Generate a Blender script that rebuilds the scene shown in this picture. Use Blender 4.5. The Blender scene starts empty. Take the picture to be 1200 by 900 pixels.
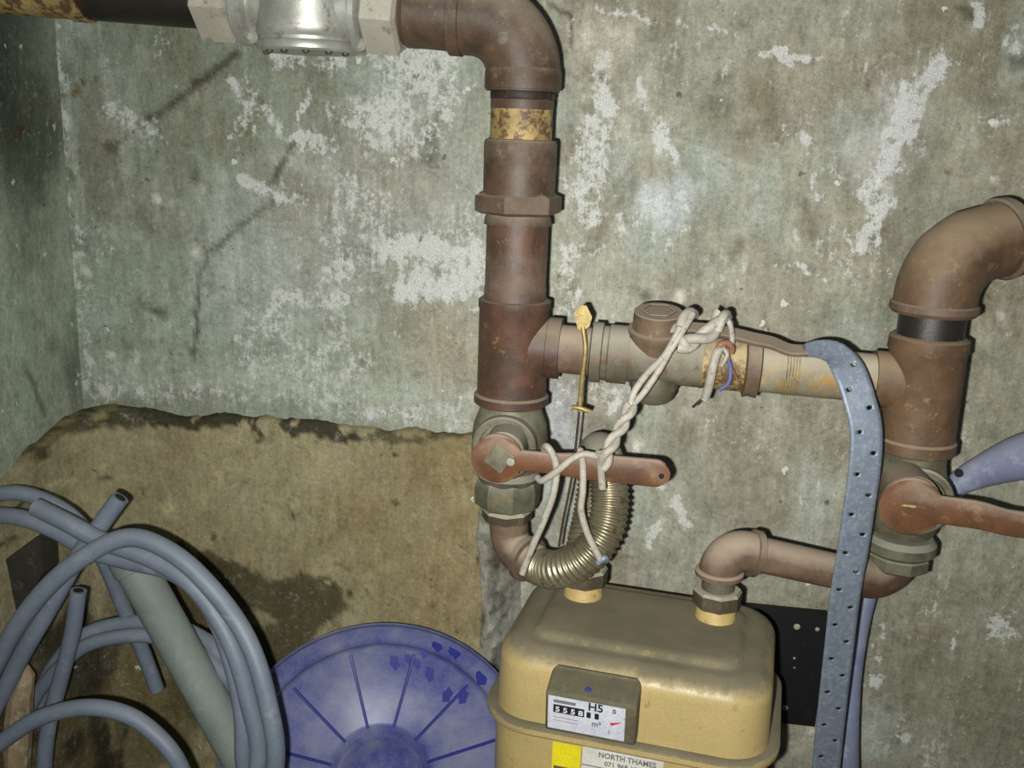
import bpy, bmesh, math, random
import numpy as np
from mathutils import Vector, Matrix

# ------------------------------------------------------------------ camera
FPX = 1166.0
PITCH, YAW, ROLL = math.radians(14.4), math.radians(-8.0), math.radians(2.14)
CAM = Vector((0.0, -1.10, 0.0))
FW = Vector((math.sin(YAW)*math.cos(PITCH), math.cos(YAW)*math.cos(PITCH), -math.sin(PITCH)))
R0 = Vector((math.cos(YAW), -math.sin(YAW), 0.0)); U0 = R0.cross(FW)
RT = R0*math.cos(ROLL)+U0*math.sin(ROLL); UP = U0*math.cos(ROLL)-R0*math.sin(ROLL)
scene = bpy.context.scene
cd = bpy.data.cameras.new('camera'); cd.sensor_width = 36.0; cd.lens = 36.0*FPX/1200.0
cd.clip_start = 0.02; cd.clip_end = 50
cam = bpy.data.objects.new('camera', cd); scene.collection.objects.link(cam)
cam.matrix_world = Matrix(((RT.x, UP.x, -FW.x, CAM.x), (RT.y, UP.y, -FW.y, CAM.y), (RT.z, UP.z, -FW.z, CAM.z), (0, 0, 0, 1)))
scene.camera = cam

# ------------------------------------------------------------------ world, flash, exposure
w = bpy.data.worlds.new('world'); scene.world = w; w.use_nodes = True
w.node_tree.nodes['Background'].inputs[0].default_value = (0.80, 0.92, 0.92, 1)
w.node_tree.nodes['Background'].inputs[1].default_value = 0.12
ld = bpy.data.lights.new('camera_flash', 'AREA'); ld.shape = 'RECTANGLE'; ld.size = 0.016; ld.size_y = 0.010
ld.energy = 8.4; ld.color = (1.0, 0.995, 0.955); ld.spread = math.radians(125)
fl = bpy.data.objects.new('camera_flash', ld); scene.collection.objects.link(fl)
fl.matrix_world = cam.matrix_world.copy()
fl.location = CAM - RT*0.034 - UP*0.022 + FW*0.01
aim = (CAM + FW*1.0 + RT*0.13 + UP*0.05) - fl.location
fl.rotation_euler = aim.to_track_quat('-Z', 'Y').to_euler()
vs = scene.view_settings
vs.view_transform = 'Standard'; vs.look = 'None'; vs.gamma = 1.0; vs.use_curve_mapping = False
vs.exposure = 0.0

# ------------------------------------------------------------------ helpers
def at(x, y, Y):
    d = FW + RT*((x-600)/FPX) + UP*((450-y)/FPX)
    return CAM + d*((Y-CAM.y)/d.y)
def atz(x, y, Z):
    d = FW + RT*((x-600)/FPX) + UP*((450-y)/FPX)
    return CAM + d*((Z-CAM.z)/d.z)
def srgb(c):
    return tuple((v/255/12.92 if v/255 <= 0.04045 else ((v/255+0.055)/1.055)**2.4) for v in c)+(1.0,)

COL = scene.collection
class G:
    """collects verts and faces for one mesh"""
    def __init__(s): s.v = []; s.f = []
    def add(s, v, f):
        b = len(s.v); s.v += [Vector(q) for q in v]; s.f += [tuple(i+b for i in q) for q in f]; return s
    def rings(s, rings, cap0=True, cap1=True, closed=False):
        n = len(rings[0]); b = len(s.v)
        for r in rings: s.v += [Vector(q) for q in r]
        m = len(rings)
        for i in range(m if closed else m-1):
            j = (i+1) % m
            for k in range(n):
                l = (k+1) % n
                s.f.append((b+i*n+k, b+i*n+l, b+j*n+l, b+j*n+k))
        if not closed:
            if cap0: s.f.append(tuple(b+k for k in reversed(range(n))))
            if cap1: s.f.append(tuple(b+(m-1)*n+k for k in range(n)))
        return s
    def lathe(s, A, D, prof, seg=32, phase=0.0, caps=True, squash=None):
        A = Vector(A); D = Vector(D).normalized()
        X = D.orthogonal().normalized()
        if abs(D.x) < .9:
            X = (Vector((1, 0, 0))-D*D.x).normalized()
        else:
            X = (Vector((0, 0, 1))-D*D.z).normalized()
        Y = D.cross(X)
        rr = []
        for t, r in prof:
            rr.append([A+D*t+(X*math.cos(2*math.pi*k/seg+phase)+Y*math.sin(2*math.pi*k/seg+phase))*max(r, 1e-5) for k in range(seg)])
        return s.rings(rr, caps, caps)
    def tube(s, pts, rad, seg=20, caps=True, flat=None):
        pts = [Vector(p) for p in pts]; n = len(pts)
        T = []
        for i in range(n):
            a = pts[max(i-1, 0)]; b = pts[min(i+1, n-1)]
            T.append((b-a).normalized())
        X = T[0].orthogonal().normalized(); rr = []
        for i in range(n):
            X = (X-T[i]*X.dot(T[i])).normalized(); Y = T[i].cross(X)
            r = rad(i/(n-1)) if callable(rad) else (rad[i] if isinstance(rad, (list, tuple)) else rad)
            rr.append([pts[i]+(X*math.cos(2*math.pi*k/seg)+Y*math.sin(2*math.pi*k/seg))*r for k in range(seg)])
        return s.rings(rr, caps, caps)
    def bar(s, pts, wid, th, nrm):
        """flat bar following pts; nrm = thickness direction, wid per point"""
        pts = [Vector(p) for p in pts]; n = len(pts); rr = []
        for i in range(n):
            t = (pts[min(i+1, n-1)]-pts[max(i-1, 0)]).normalized()
            N = nrm[i] if isinstance(nrm, list) else Vector(nrm)
            N = (N-t*N.dot(t)).normalized(); W = t.cross(N)
            wv = wid[i] if isinstance(wid, (list, tuple)) else wid
            h = th/2; c = min(th*.25, wv*.2)
            rr.append([pts[i]+W*a+N*b for a, b in ((-wv/2, -h+c), (-wv/2+c, -h), (wv/2-c, -h), (wv/2, -h+c), (wv/2, h-c), (wv/2-c, h), (-wv/2+c, h), (-wv/2, h-c))])
        return s.rings(rr)
    def box(s, c, ax, ay, az):
        c = Vector(c); vv = [c+Vector(ax)*i+Vector(ay)*j+Vector(az)*k for i in (-1, 1) for j in (-1, 1) for k in (-1, 1)]
        return s.add(vv, [(0, 1, 3, 2), (4, 6, 7, 5), (0, 4, 5, 1), (2, 3, 7, 6), (0, 2, 6, 4), (1, 5, 7, 3)])
    def build(s, name, mat, root=None, sub=None, ang=38, smooth=True, L=None, fixn=True):
        """root: the Empty of the thing; sub: a part under which this goes as a sub-part"""
        if root is None and L is None:
            lo = Vector((min(v.x for v in s.v), min(v.y for v in s.v), min(v.z for v in s.v)))
            hi = Vector((max(v.x for v in s.v), max(v.y for v in s.v), max(v.z for v in s.v)))
            L = Vector(((lo.x+hi.x)/2, (lo.y+hi.y)/2, lo.z))
        if root is not None: L = root.location
        me = bpy.data.meshes.new(name)
        me.from_pydata([tuple(v-L) for v in s.v], [], s.f); me.validate(); me.update()
        if fixn:
            bm = bmesh.new(); bm.from_mesh(me); bmesh.ops.recalc_face_normals(bm, faces=bm.faces); bm.to_mesh(me); bm.free()
        if smooth:
            me.polygons.foreach_set('use_smooth', [True]*len(me.polygons)); me.set_sharp_from_angle(angle=math.radians(ang))
        me.materials.append(mat)
        o = bpy.data.objects.new(name, me); COL.objects.link(o)
        if root is not None: o.parent = sub if sub is not None else root
        else: o.location = L
        return o
def tag(o, label, cat, group=None):
    o['label'] = label; o['category'] = cat
    if group: o['group'] = group
    return o
def thing(name, label, cat, loc, group=None):
    o = bpy.data.objects.new(name, None); COL.objects.link(o); o.location = Vector(loc); o.empty_display_size = .02
    return tag(o, label, cat, group)
def spline(P, n=8):
    """Catmull-Rom through points"""
    P = [Vector(p) for p in P]; Q = [P[0]*2-P[1]]+P+[P[-1]*2-P[-2]]; out = []
    for i in range(1, len(Q)-2):
        a, b, c, d = Q[i-1:i+3]
        for k in range(n):
            t = k/n
            out.append(0.5*((2*b)+(c-a)*t+(2*a-5*b+4*c-d)*t*t+(3*b-a-3*c+d)*t**3))
    out.append(P[-1]); return out
def arc(c, a, b, r, n=10):
    """quarter arc: from c + a*r side turning; points c + a*r*cos + b*r*sin"""
    return [Vector(c)+Vector(a)*r*math.cos(k/n*math.pi/2)+Vector(b)*r*math.sin(k/n*math.pi/2) for k in range(n+1)]
def bend(P, D0, D1, r, n=12):
    """pipe bend whose axes cross at P, coming along D0 leaving along D1, radius r"""
    P = Vector(P); D0 = Vector(D0).normalized(); D1 = Vector(D1).normalized()
    th = D0.angle(D1); t = r*math.tan(th/2)
    A = P-D0*t; N = (D1-D0*D1.dot(D0)).normalized(); c = A+N*r
    return [c-N*r*math.cos(th*k/n)+D0*r*math.sin(th*k/n) for k in range(n+1)]

# ------------------------------------------------------------------ materials
def nd(nt, t, **k):
    n = nt.nodes.new(t)
    for a, b in k.items(): setattr(n, a, b)
    return n
def noise(nt, vec, scale, detail=5, rough=.6, dist=0.0):
    n = nd(nt, 'ShaderNodeTexNoise'); n.inputs['Scale'].default_value = scale; n.inputs['Detail'].default_value = detail
    n.inputs['Roughness'].default_value = rough; n.inputs['Distortion'].default_value = dist
    nt.links.new(vec, n.inputs['Vector']); return n.outputs['Fac']
def ramp(nt, fac, lo, hi):
    n = nd(nt, 'ShaderNodeMapRange'); n.inputs[1].default_value = lo; n.inputs[2].default_value = hi
    nt.links.new(fac, n.inputs[0]); return n.outputs[0]
def mul(nt, a, b, op='MULTIPLY'):
    n = nd(nt, 'ShaderNodeMath', operation=op)
    for i, q in enumerate((a, b)):
        if isinstance(q, (int, float)): n.inputs[i].default_value = q
        else: nt.links.new(q, n.inputs[i])
    return n.outputs[0]
def mix(nt, fac, a, b):
    n = nd(nt, 'ShaderNodeMix', data_type='RGBA')
    if isinstance(fac, (int, float)): n.inputs[0].default_value = fac
    else: nt.links.new(fac, n.inputs[0])
    for q, i in ((a, 6), (b, 7)):
        if isinstance(q, tuple): n.inputs[i].default_value = q if len(q) == 4 and max(q) <= 1.0 else srgb(q[:3])
        else: nt.links.new(q, n.inputs[i])
    return n.outputs[2]
def base(name):
    m = bpy.data.materials.new(name); m.use_nodes = True; nt = m.node_tree
    b = nt.nodes['Principled BSDF']; tc = nd(nt, 'ShaderNodeTexCoord')
    return m, nt, b, tc.outputs['Object']
def bump(nt, b, h, strength, dist=.001):
    n = nd(nt, 'ShaderNodeBump'); n.inputs['Strength'].default_value = strength; n.inputs['Distance'].default_value = dist
    nt.links.new(h, n.inputs['Height']); nt.links.new(n.outputs[0], b.inputs['Normal'])
def metal(name, c1, c2, c3=None, c3amt=.5, scale=40, dust=None, dustamt=.6, rough=.6, met=0.0, bmp=.35, spec=.35, seed=0.0):
    """mottled surface: c1/c2 mix in patches, c3 in smaller flakes, settled dust on faces that look up"""
    m, nt, b, obj = base(name)
    mp = nd(nt, 'ShaderNodeMapping'); mp.inputs['Location'].default_value = (seed, seed*.7, -seed); nt.links.new(obj, mp.inputs[0]); obj = mp.outputs[0]
    n1 = noise(nt, obj, scale, 6, .65, .4)
    c = mix(nt, ramp(nt, n1, .38, .62), srgb(c1), srgb(c2))
    n2 = noise(nt, obj, scale*2.3, 6, .7)
    if c3: c = mix(nt, ramp(nt, n2, .62-c3amt*.2, .70-c3amt*.2), c, srgb(c3))
    n3 = noise(nt, obj, 900, 3, .7)
    ng = noise(nt, obj, scale*.6, 9, .75); sv = nd(nt, 'ShaderNodeVectorMath', operation='SCALE'); nt.links.new(c, sv.inputs[0])
    nt.links.new(mul(nt, mul(nt, ramp(nt, ng, .34, .66), .62 if bmp > .18 else .2), .66 if bmp > .18 else .88, 'ADD'), sv.inputs['Scale']); c = sv.outputs[0]
    c = mix(nt, mul(nt, ramp(nt, n3, .35, .75), .45), c, srgb(tuple(v*.55 for v in c1)))
    if dust:
        g = nd(nt, 'ShaderNodeNewGeometry'); sx = nd(nt, 'ShaderNodeSeparateXYZ'); nt.links.new(g.outputs['Normal'], sx.inputs[0])
        d = ramp(nt, mul(nt, sx.outputs[2], mul(nt, n2, .5), 'ADD'), .35, .95)
        c = mix(nt, mul(nt, d, dustamt), c, srgb(dust))
        r = mix(nt, mul(nt, d, dustamt), (rough,)*3+(1,), (.95, .95, .95, 1)); nt.links.new(r, b.inputs['Roughness'])
    else: b.inputs['Roughness'].default_value = rough
    nt.links.new(c, b.inputs['Base Color'])
    b.inputs['Metallic'].default_value = met; b.inputs['Specular IOR Level'].default_value = spec
    bump(nt, b, mul(nt, n2, mul(nt, n3, .5), 'ADD'), bmp, .0012)
    return m
DUST = (150, 138, 120)
M = {}
M['rust'] = metal('rusty_iron', (88, 69, 54), (66, 53, 42), (108, 84, 60), .12, 32, DUST, .7, rough=.5, seed=1)
M['rust_red'] = metal('red_rusty_iron', (88, 62, 48), (64, 49, 40), (122, 92, 62), .08, 30, DUST, .55, rough=.5, seed=3)
M['rust_brown'] = metal('brown_iron', (98, 76, 55), (82, 64, 48), (126, 100, 66), .12, 30, (150, 132, 108), .6, rough=.55, seed=33)
M['rust_dull'] = metal('dull_brown_iron', (102, 84, 68), (86, 70, 56), (118, 98, 74), .2, 30, DUST, .6, seed=5)
M['rust_pink'] = metal('dusty_pink_iron', (116, 94, 77), (94, 76, 61), (108, 90, 70), .3, 28, (152, 138, 120), .85, seed=7)
M['grey_iron'] = metal('greyish_iron', (112, 106, 90), (84, 78, 62), (98, 70, 48), .4, 30, (150, 144, 128), .8, seed=9)
M['valve_grey'] = metal('grey_green_valve_metal', (106, 104, 86), (78, 76, 60), (112, 94, 54), .25, 34, (140, 138, 124), .7, rough=.5, met=.15, seed=11)
M['bare_yellow'] = metal('flaking_yellow_paint', (164, 142, 88), (140, 118, 76), (82, 60, 42), .7, 30, (176, 166, 140), .5, seed=13)
M['yellow_grey'] = metal('worn_yellowish_pipe', (138, 128, 104), (124, 114, 94), (146, 118, 66), .5, 30, (172, 164, 146), .7, seed=15)
M['black'] = metal('black_pipe', (26, 23, 20), (36, 30, 24), (72, 46, 30), .12, 24, (80, 74, 62), .35, rough=.45, spec=.5, seed=17)
M['dark_seal'] = metal('dark_thread', (34, 26, 22), (50, 36, 28), (100, 70, 48), .2, 60, seed=2)
M['orange'] = metal('orange_brown_lever', (104, 68, 42), (80, 55, 38), (124, 92, 60), .15, 26, (150, 132, 116), .85, seed=4)
M['silver'] = metal('cast_silver', (190, 190, 182), (168, 168, 158), (140, 134, 116), .25, 26, rough=.42, met=.55, bmp=.15, spec=.5, seed=6)
M['silver_nut'] = metal('pale_silver_nut', (196, 192, 178), (182, 176, 160), (150, 140, 116), .2, 26, rough=.5, met=.35, bmp=.12, spec=.5, seed=8)
M['nut_dark'] = metal('dark_dusty_nut', (82, 74, 60), (70, 62, 50), (104, 90, 62), .3, 40, (172, 166, 146), .85, rough=.5, met=.2, seed=10)
M['bellows'] = metal('corrugated_steel', (158, 150, 126), (136, 126, 100), (112, 98, 72), .3, 40, rough=.36, met=.7, bmp=.1, spec=.6, seed=12)
M['brass'] = metal('tarnished_brass', (150, 132, 82), (128, 110, 66), (166, 150, 100), .3, 80, rough=.45, met=.4, bmp=.2, seed=14)
M['galv'] = metal('galvanised_steel', (122, 132, 146), (110, 120, 134), (136, 144, 154), .5, 90, rough=.5, met=.3, bmp=.15, spec=.5, seed=16)
M['cord'] = metal('white_cord', (168, 162, 150), (150, 143, 131), (128, 120, 106), .3, 60, rough=.6, bmp=.1, seed=18)
M['cord_red'] = metal('red_copper_wire', (142, 100, 76), (122, 84, 66), rough=.6, seed=19)
M['cord_blue'] = metal('blue_wire', (92, 100, 134), (80, 88, 124), rough=.5, bmp=.05, seed=20)
M['wire_dark'] = metal('dark_wire', (58, 46, 36), (72, 56, 42), rough=.6, seed=21)
M['hose'] = metal('grey_blue_hose', (114, 124, 138), (102, 112, 126), (126, 133, 142), .25, 18, (116, 124, 130), .4, rough=.42, bmp=.06, spec=.5, seed=22)
M['hose_lilac'] = metal('lilac_grey_hose', (122, 128, 152), (110, 116, 140), (134, 140, 160), .3, 16, (150, 152, 166), .4, rough=.45, bmp=.06, spec=.45, seed=23)
M['conduit'] = metal('grey_plastic_conduit', (118, 128, 123), (108, 117, 112), (126, 134, 127), .3, 16, (124, 131, 124), .5, rough=.6, bmp=.08, seed=24)
M['hole_shade'] = metal('painted_hole_shade', (22, 24, 26), (30, 32, 34), rough=.9)  # near-black colour holds the shade of hollows, used on solid discs
M['paint_dark'] = metal('black_board', (13, 14, 17), (9, 10, 12), (26, 26, 28), .1, 30, rough=.55, bmp=.12, seed=25)
M['plaster_fleck'] = metal('plaster_splash', (156, 154, 142), (134, 132, 120), rough=.9, seed=26)
M['wood_dark'] = metal('dark_wet_wood', (48, 46, 38), (38, 37, 31), (70, 66, 54), .25, 20, rough=.8, seed=27)
M['stone_pale'] = metal('pale_stone', (150, 132, 104), (124, 108, 80), (168, 158, 134), .4, 30, rough=.85, bmp=.8, seed=28)
M['yellow_sticker'] = metal('yellow_sticker', (226, 212, 34), (216, 200, 28), (196, 184, 40), .3, 40, rough=.5, bmp=.05)
M['white_sticker'] = metal('white_sticker', (206, 204, 194), (196, 194, 182), (180, 176, 160), .2, 50, rough=.5, bmp=.05)
M['dial_plate'] = metal('white_dial_plate', (196, 198, 206), (186, 188, 198), (172, 174, 184), .2, 80, rough=.45, bmp=.05)
M['ink'] = metal('black_ink', (26, 28, 30), (34, 34, 36), rough=.5, bmp=0)
M['ink_grey'] = metal('grey_ink', (96, 96, 98), (110, 110, 110), rough=.6, bmp=0)
M['digit'] = metal('white_digits', (214, 216, 214), (200, 200, 198), rough=.5, bmp=0)
M['pointer'] = metal('red_pointer', (186, 40, 62), (196, 56, 76), rough=.5, bmp=0)
M['blue_seal'] = metal('blue_seal', (48, 56, 132), (60, 64, 120), rough=.5, bmp=.3)
M['index_box'] = metal('grimy_index_box', (94, 88, 64), (82, 76, 58), (110, 102, 76), .3, 60, (86, 82, 66), .5, rough=.7, seed=30)

def meter_paint():
    m, nt, b, obj = base('cream_meter_paint')
    n1 = noise(nt, obj, 14, 5, .6); n2 = noise(nt, obj, 60, 5, .7); n3 = noise(nt, obj, 500, 3, .7)
    c = mix(nt, ramp(nt, n1, .35, .65), srgb((170, 149, 100)), srgb((158, 141, 94)))
    c = mix(nt, ramp(nt, n2, .62, .74), c, srgb((132, 114, 78)))
    g = nd(nt, 'ShaderNodeNewGeometry'); sx = nd(nt, 'ShaderNodeSeparateXYZ'); nt.links.new(g.outputs['Normal'], sx.inputs[0])
    d = ramp(nt, mul(nt, sx.outputs[2], mul(nt, ramp(nt, n2, .3, .7), .30), 'ADD'), .50, .98)
    c = mix(nt, mul(nt, d, .93), c, mix(nt, ramp(nt, n1, .4, .6), srgb((104, 98, 80)), srgb((90, 85, 69))))
    c = mix(nt, mul(nt, ramp(nt, n3, .45, .8), .35), c, srgb((96, 84, 56)))
    nt.links.new(c, b.inputs['Base Color'])
    nt.links.new(mix(nt, d, (.38, .38, .38, 1), (.95, .95, .95, 1)), b.inputs['Roughness'])
    bump(nt, b, mul(nt, n2, mul(nt, n3, .4), 'ADD'), .2, .001); return m
M['meter'] = meter_paint()
M['spigot'] = metal('cream_spigot_paint', (184, 160, 100), (170, 148, 92), (130, 108, 68), .3, 50, (180, 160, 110), .4, rough=.45, bmp=.1, seed=31)
def lid_mat():
    m, nt, b, obj = base('dusty_blue_plastic')
    n1 = noise(nt, obj, 9, 5, .6, .3); n2 = noise(nt, obj, 50, 6, .75); n3 = noise(nt, obj, 600, 3, .7)
    d = mul(nt, ramp(nt, n1, .36, .64), .70)
    d2 = mul(nt, ramp(nt, n2, .35, .75), .40)
    c = mix(nt, mul(nt, d, d2, 'ADD'), srgb((52, 58, 130)), srgb((124, 129, 148)))
    at_ = nd(nt, 'ShaderNodeAttribute'); at_.attribute_name = 'clean'
    c = mix(nt, at_.outputs['Fac'], c, srgb((38, 40, 132)))
    c = mix(nt, mul(nt, ramp(nt, n3, .5, .8), .3), c, srgb((150, 154, 160)))
    nt.links.new(c, b.inputs['Base Color']); b.inputs['Roughness'].default_value = .42; b.inputs['Specular IOR Level'].default_value = .5
    bump(nt, b, n2, .15, .001); return m
M['lid'] = lid_mat()
M['lid_wiped_groove'] = metal('wiped_and_groove_blue_plastic', (40, 42, 124), (46, 50, 130), rough=.35, bmp=.05, spec=.5)  # bare blue of wiped patches, also the painted groove shade on the ribs

def col_mat(name, wamt, bstr, grain=1.0):
    """reads the painted colour and the efflorescence mask, adds the mineral grain"""
    m, nt, b, obj = base(name)
    a = nd(nt, 'ShaderNodeAttribute'); a.attribute_name = 'Col'
    k = nd(nt, 'ShaderNodeAttribute'); k.attribute_name = 'white'
    n0 = noise(nt, obj, 38, 8, .78, .3); n1 = noise(nt, obj, 190, 6, .8); n2 = noise(nt, obj, 620, 4, .8); n3 = noise(nt, obj, 95, 8, .80, .2)
    mp = nd(nt, 'ShaderNodeMapping'); mp.inputs['Scale'].default_value = (1, 1, .16); nt.links.new(obj, mp.inputs[0])
    ns = noise(nt, mp.outputs[0], 120, 6, .75)
    v = nd(nt, 'ShaderNodeVectorMath', operation='SCALE'); nt.links.new(a.outputs['Color'], v.inputs[0])
    s = mul(nt, mul(nt, ramp(nt, mul(nt, mul(nt, n0, ns, 'ADD'), .5), .36, .64), .52*grain), mul(nt, ramp(nt, n1, .30, .70), .50*grain), 'ADD')
    s = mul(nt, s, mul(nt, ramp(nt, n2, .28, .72), .46*grain), 'ADD')
    nt.links.new(mul(nt, s, 1.0-.74*grain, 'ADD'), v.inputs['Scale'])
    c = v.outputs[0]
    wv = mul(nt, mul(nt, mul(nt, n3, .7), mul(nt, ns, .3), 'ADD'), mul(nt, k.outputs['Fac'], .27), 'ADD')
    wm = ramp(nt, wv, .60, .67)
    c = mix(nt, mul(nt, wm, wamt), c, mix(nt, ramp(nt, n2, .35, .65), srgb((158, 159, 154)), srgb((208, 209, 206))))
    c = mix(nt, mul(nt, ramp(nt, n1, .36, .29), .6), c, srgb((58, 55, 42)))
    nA = noise(nt, obj, 85, 12, .93); nB = noise(nt, obj, 60, 12, .90, .4)
    zone = ramp(nt, noise(nt, obj, 9, 4, .6), .35, .62)
    c = mix(nt, mul(nt, mul(nt, ramp(nt, nA, .560, .610), zone), .70*grain), c, srgb((196, 197, 190)))
    c = mix(nt, mul(nt, ramp(nt, nA, .440, .395), .55*grain), c, srgb((58, 56, 42)))
    c = mix(nt, mul(nt, ramp(nt, nB, .555, .60), .32*grain), c, srgb((168, 166, 150)))
    c = mix(nt, mul(nt, ramp(nt, nB, .445, .40), .40*grain), c, srgb((76, 72, 54)))
    wv = nd(nt, 'ShaderNodeVectorMath', operation='ADD'); nz = nd(nt, 'ShaderNodeTexNoise'); nz.inputs['Scale'].default_value = 160; nt.links.new(obj, nz.inputs['Vector'])
    sc2 = nd(nt, 'ShaderNodeVectorMath', operation='SCALE'); sc2.inputs['Scale'].default_value = .012; nt.links.new(nz.outputs['Color'], sc2.inputs[0])
    nt.links.new(obj, wv.inputs[0]); nt.links.new(sc2.outputs[0], wv.inputs[1])
    for sc_, col_, am_ in ((48, (204, 204, 196), .7), (60, (54, 50, 38), .6)):
        vo = nd(nt, 'ShaderNodeTexVoronoi'); vo.inputs['Scale'].default_value = sc_; nt.links.new(wv.outputs[0], vo.inputs['Vector'])
        sp = nd(nt, 'ShaderNodeSeparateColor'); nt.links.new(vo.outputs['Color'], sp.inputs[0])
        rad_ = ramp(nt, sp.outputs[0], .86, 1.0); hit = mul(nt, vo.outputs['Distance'], mul(nt, rad_, .17), 'LESS_THAN')
        c = mix(nt, mul(nt, hit, am_*grain), c, srgb(col_))
    nt.links.new(c, b.inputs['Base Color']); b.inputs['Roughness'].default_value = .9; b.inputs['Specular IOR Level'].default_value = .2
    bump(nt, b, mul(nt, n3, mul(nt, n1, .7), 'ADD'), bstr, .0022); return m
M['wall'] = col_mat('old_render', .85, .55)
M['tan'] = col_mat('tan_concrete', .12, .7, 1.0)

# ------------------------------------------------------------------ painted stains (numpy)
rng = np.random.default_rng(7)
def vnoise(X, Y, s, seed, octs=4, ax=1.0, gain=.55):
    """value noise in [0,1], s = cell size in metres, ax stretches vertically"""
    r = np.random.default_rng(seed); out = np.zeros_like(X); amp = 1; tot = 0
    for o in range(octs):
        g = r.random((64, 64)); u = X/s+17.3*o; v = Y/(s*ax)+5.7*o
        iu = np.floor(u).astype(int); iv = np.floor(v).astype(int); fu = u-iu; fv = v-iv
        fu = fu*fu*(3-2*fu); fv = fv*fv*(3-2*fv)
        a = g[iv % 64, iu % 64]; b = g[iv % 64, (iu+1) % 64]; c = g[(iv+1) % 64, iu % 64]; d = g[(iv+1) % 64, (iu+1) % 64]
        out += amp*((a*(1-fu)+b*fu)*(1-fv)+(c*(1-fu)+d*fu)*fv); tot += amp; amp *= gain; s /= 2.0
    return out/tot
def sstep(x, a, b):
    t = np.clip((x-a)/(b-a), 0, 1); return t*t*(3-2*t)
def stroke(X, Z, pts, wid, soft=1.0):
    """mask of a polyline, 1 on the line falling to 0 at wid"""
    D = np.full(X.shape, 1e9)
    if len(pts) == 1: D = np.hypot(X-pts[0][0], Z-pts[0][1])
    for (ax, az), (bx, bz) in zip(pts[:-1], pts[1:]):
        dx, dz = bx-ax, bz-az; t = np.clip(((X-ax)*dx+(Z-az)*dz)/(dx*dx+dz*dz+1e-12), 0, 1)
        D = np.minimum(D, np.hypot(X-ax-t*dx, Z-az-t*dz))
    return np.clip(1-D/wid, 0, 1)**soft
def C3(c): return np.array(srgb(c)[:3])
def blend(C, m, c): return C*(1-m[..., None])+C3(c)*m[..., None]
PXM = .00093
def wl(*p): return [tuple((lambda q: (q.x, q.z))(at(a, b, 0))) for a, b in p]
def grid_obj(name, P, C, mat, kind='structure', white=None):
    h, w_ = P.shape[:2]
    idx = np.arange(h*w_).reshape(h, w_)
    F = np.stack([idx[:-1, :-1], idx[:-1, 1:], idx[1:, 1:], idx[1:, :-1]], -1).reshape(-1, 4)
    me = bpy.data.meshes.new(name); me.vertices.add(h*w_); me.vertices.foreach_set('co', P.reshape(-1).astype(np.float32))
    me.loops.add(F.size); me.loops.foreach_set('vertex_index', F.reshape(-1).astype(np.int32))
    me.polygons.add(len(F)); me.polygons.foreach_set('loop_start', np.arange(0, F.size, 4, dtype=np.int32))
    me.update(calc_edges=True); me.validate()
    me.polygons.foreach_set('use_smooth', [True]*len(F))
    a = me.color_attributes.new('Col', 'FLOAT_COLOR', 'POINT')
    a.data.foreach_set('color', np.concatenate([C, np.ones(C.shape[:2]+(1,))], -1).reshape(-1).astype(np.float32))
    if white is not None:
        wa = me.attributes.new('white', 'FLOAT', 'POINT'); wa.data.foreach_set('value', white.reshape(-1).astype(np.float32))
    me.materials.append(mat); o = bpy.data.objects.new(name, me); COL.objects.link(o)
    if kind: o['kind'] = kind
    return o

# ------------------------------------------------------------------ wall_back
XC = -0.694; FLOOR = -0.82
xs = np.arange(XC-.004, .95, .0042); zs = np.arange(FLOOR-.01, .55, .0042)
X, Z = np.meshgrid(xs, zs)
Xd = X+(vnoise(X, Z, .03, 1)-.5)*.030; Zd = Z+(vnoise(X, Z, .03, 2)-.5)*.030     # ragged edges
Xf = X+(vnoise(X, Z, .012, 3)-.5)*.010; Zf = Z+(vnoise(X, Z, .012, 4)-.5)*.010
big = vnoise(X, Z, .25, 11, 4); mid = vnoise(X, Z, .08, 12, 5, 1.3); fin = vnoise(X, Z, .022, 13, 4); strk = vnoise(X, Z, .02, 14, 4, 5.0)
t = sstep(X+(big-.5)*.25, -.55, -.02)
Cw = (C3((126, 134, 119))[None, None]*(1-t[..., None])+C3((142, 141, 127))[None, None]*t[..., None])
t = sstep(X+(big-.5)*.3, .0, .25)
Cw = Cw*(1-t[..., None]*.55)+C3((130, 127, 109))*t[..., None]*.55
Cw = blend(Cw, sstep(mid, .50, .72)*.50, (104, 96, 76))                     # brown damp
Cw = blend(Cw, sstep(vnoise(X, Z, .10, 21, 5), .55, .75)*.50, (150, 160, 152))   # pale bloom
Cw = blend(Cw, sstep(strk, .60, .85)*.30, (176, 174, 164))
Cw = blend(Cw, sstep(1-strk, .62, .85)*.30, (92, 88, 68))
Cw = blend(Cw, sstep(fin, .58, .80)*.32, (170, 170, 156))
Cw = blend(Cw, sstep(1-fin, .60, .80)*.30, (88, 84, 64))
n5 = vnoise(X, Z, .018, 31, 4); n6 = vnoise(X, Z, .009, 32, 3)
Wm = np.zeros(X.shape)
def W(pts, wpx, s=1.0, col=None, thr=.45, soft=.8):
    """efflorescence: strong marks go to the mask, wide tinted ones tint the colour"""
    global Wm, Cw
    m = stroke(Xd, Zd, wl(*pts), wpx*PXM*1.15, soft)
    if col is not None and wpx > 25: Cw = blend(Cw, np.clip(m*s*(.4+.8*n5), 0, .8), col); m = m*.35
    Wm = np.maximum(Wm, m*s*(.55+.7*n5))
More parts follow.
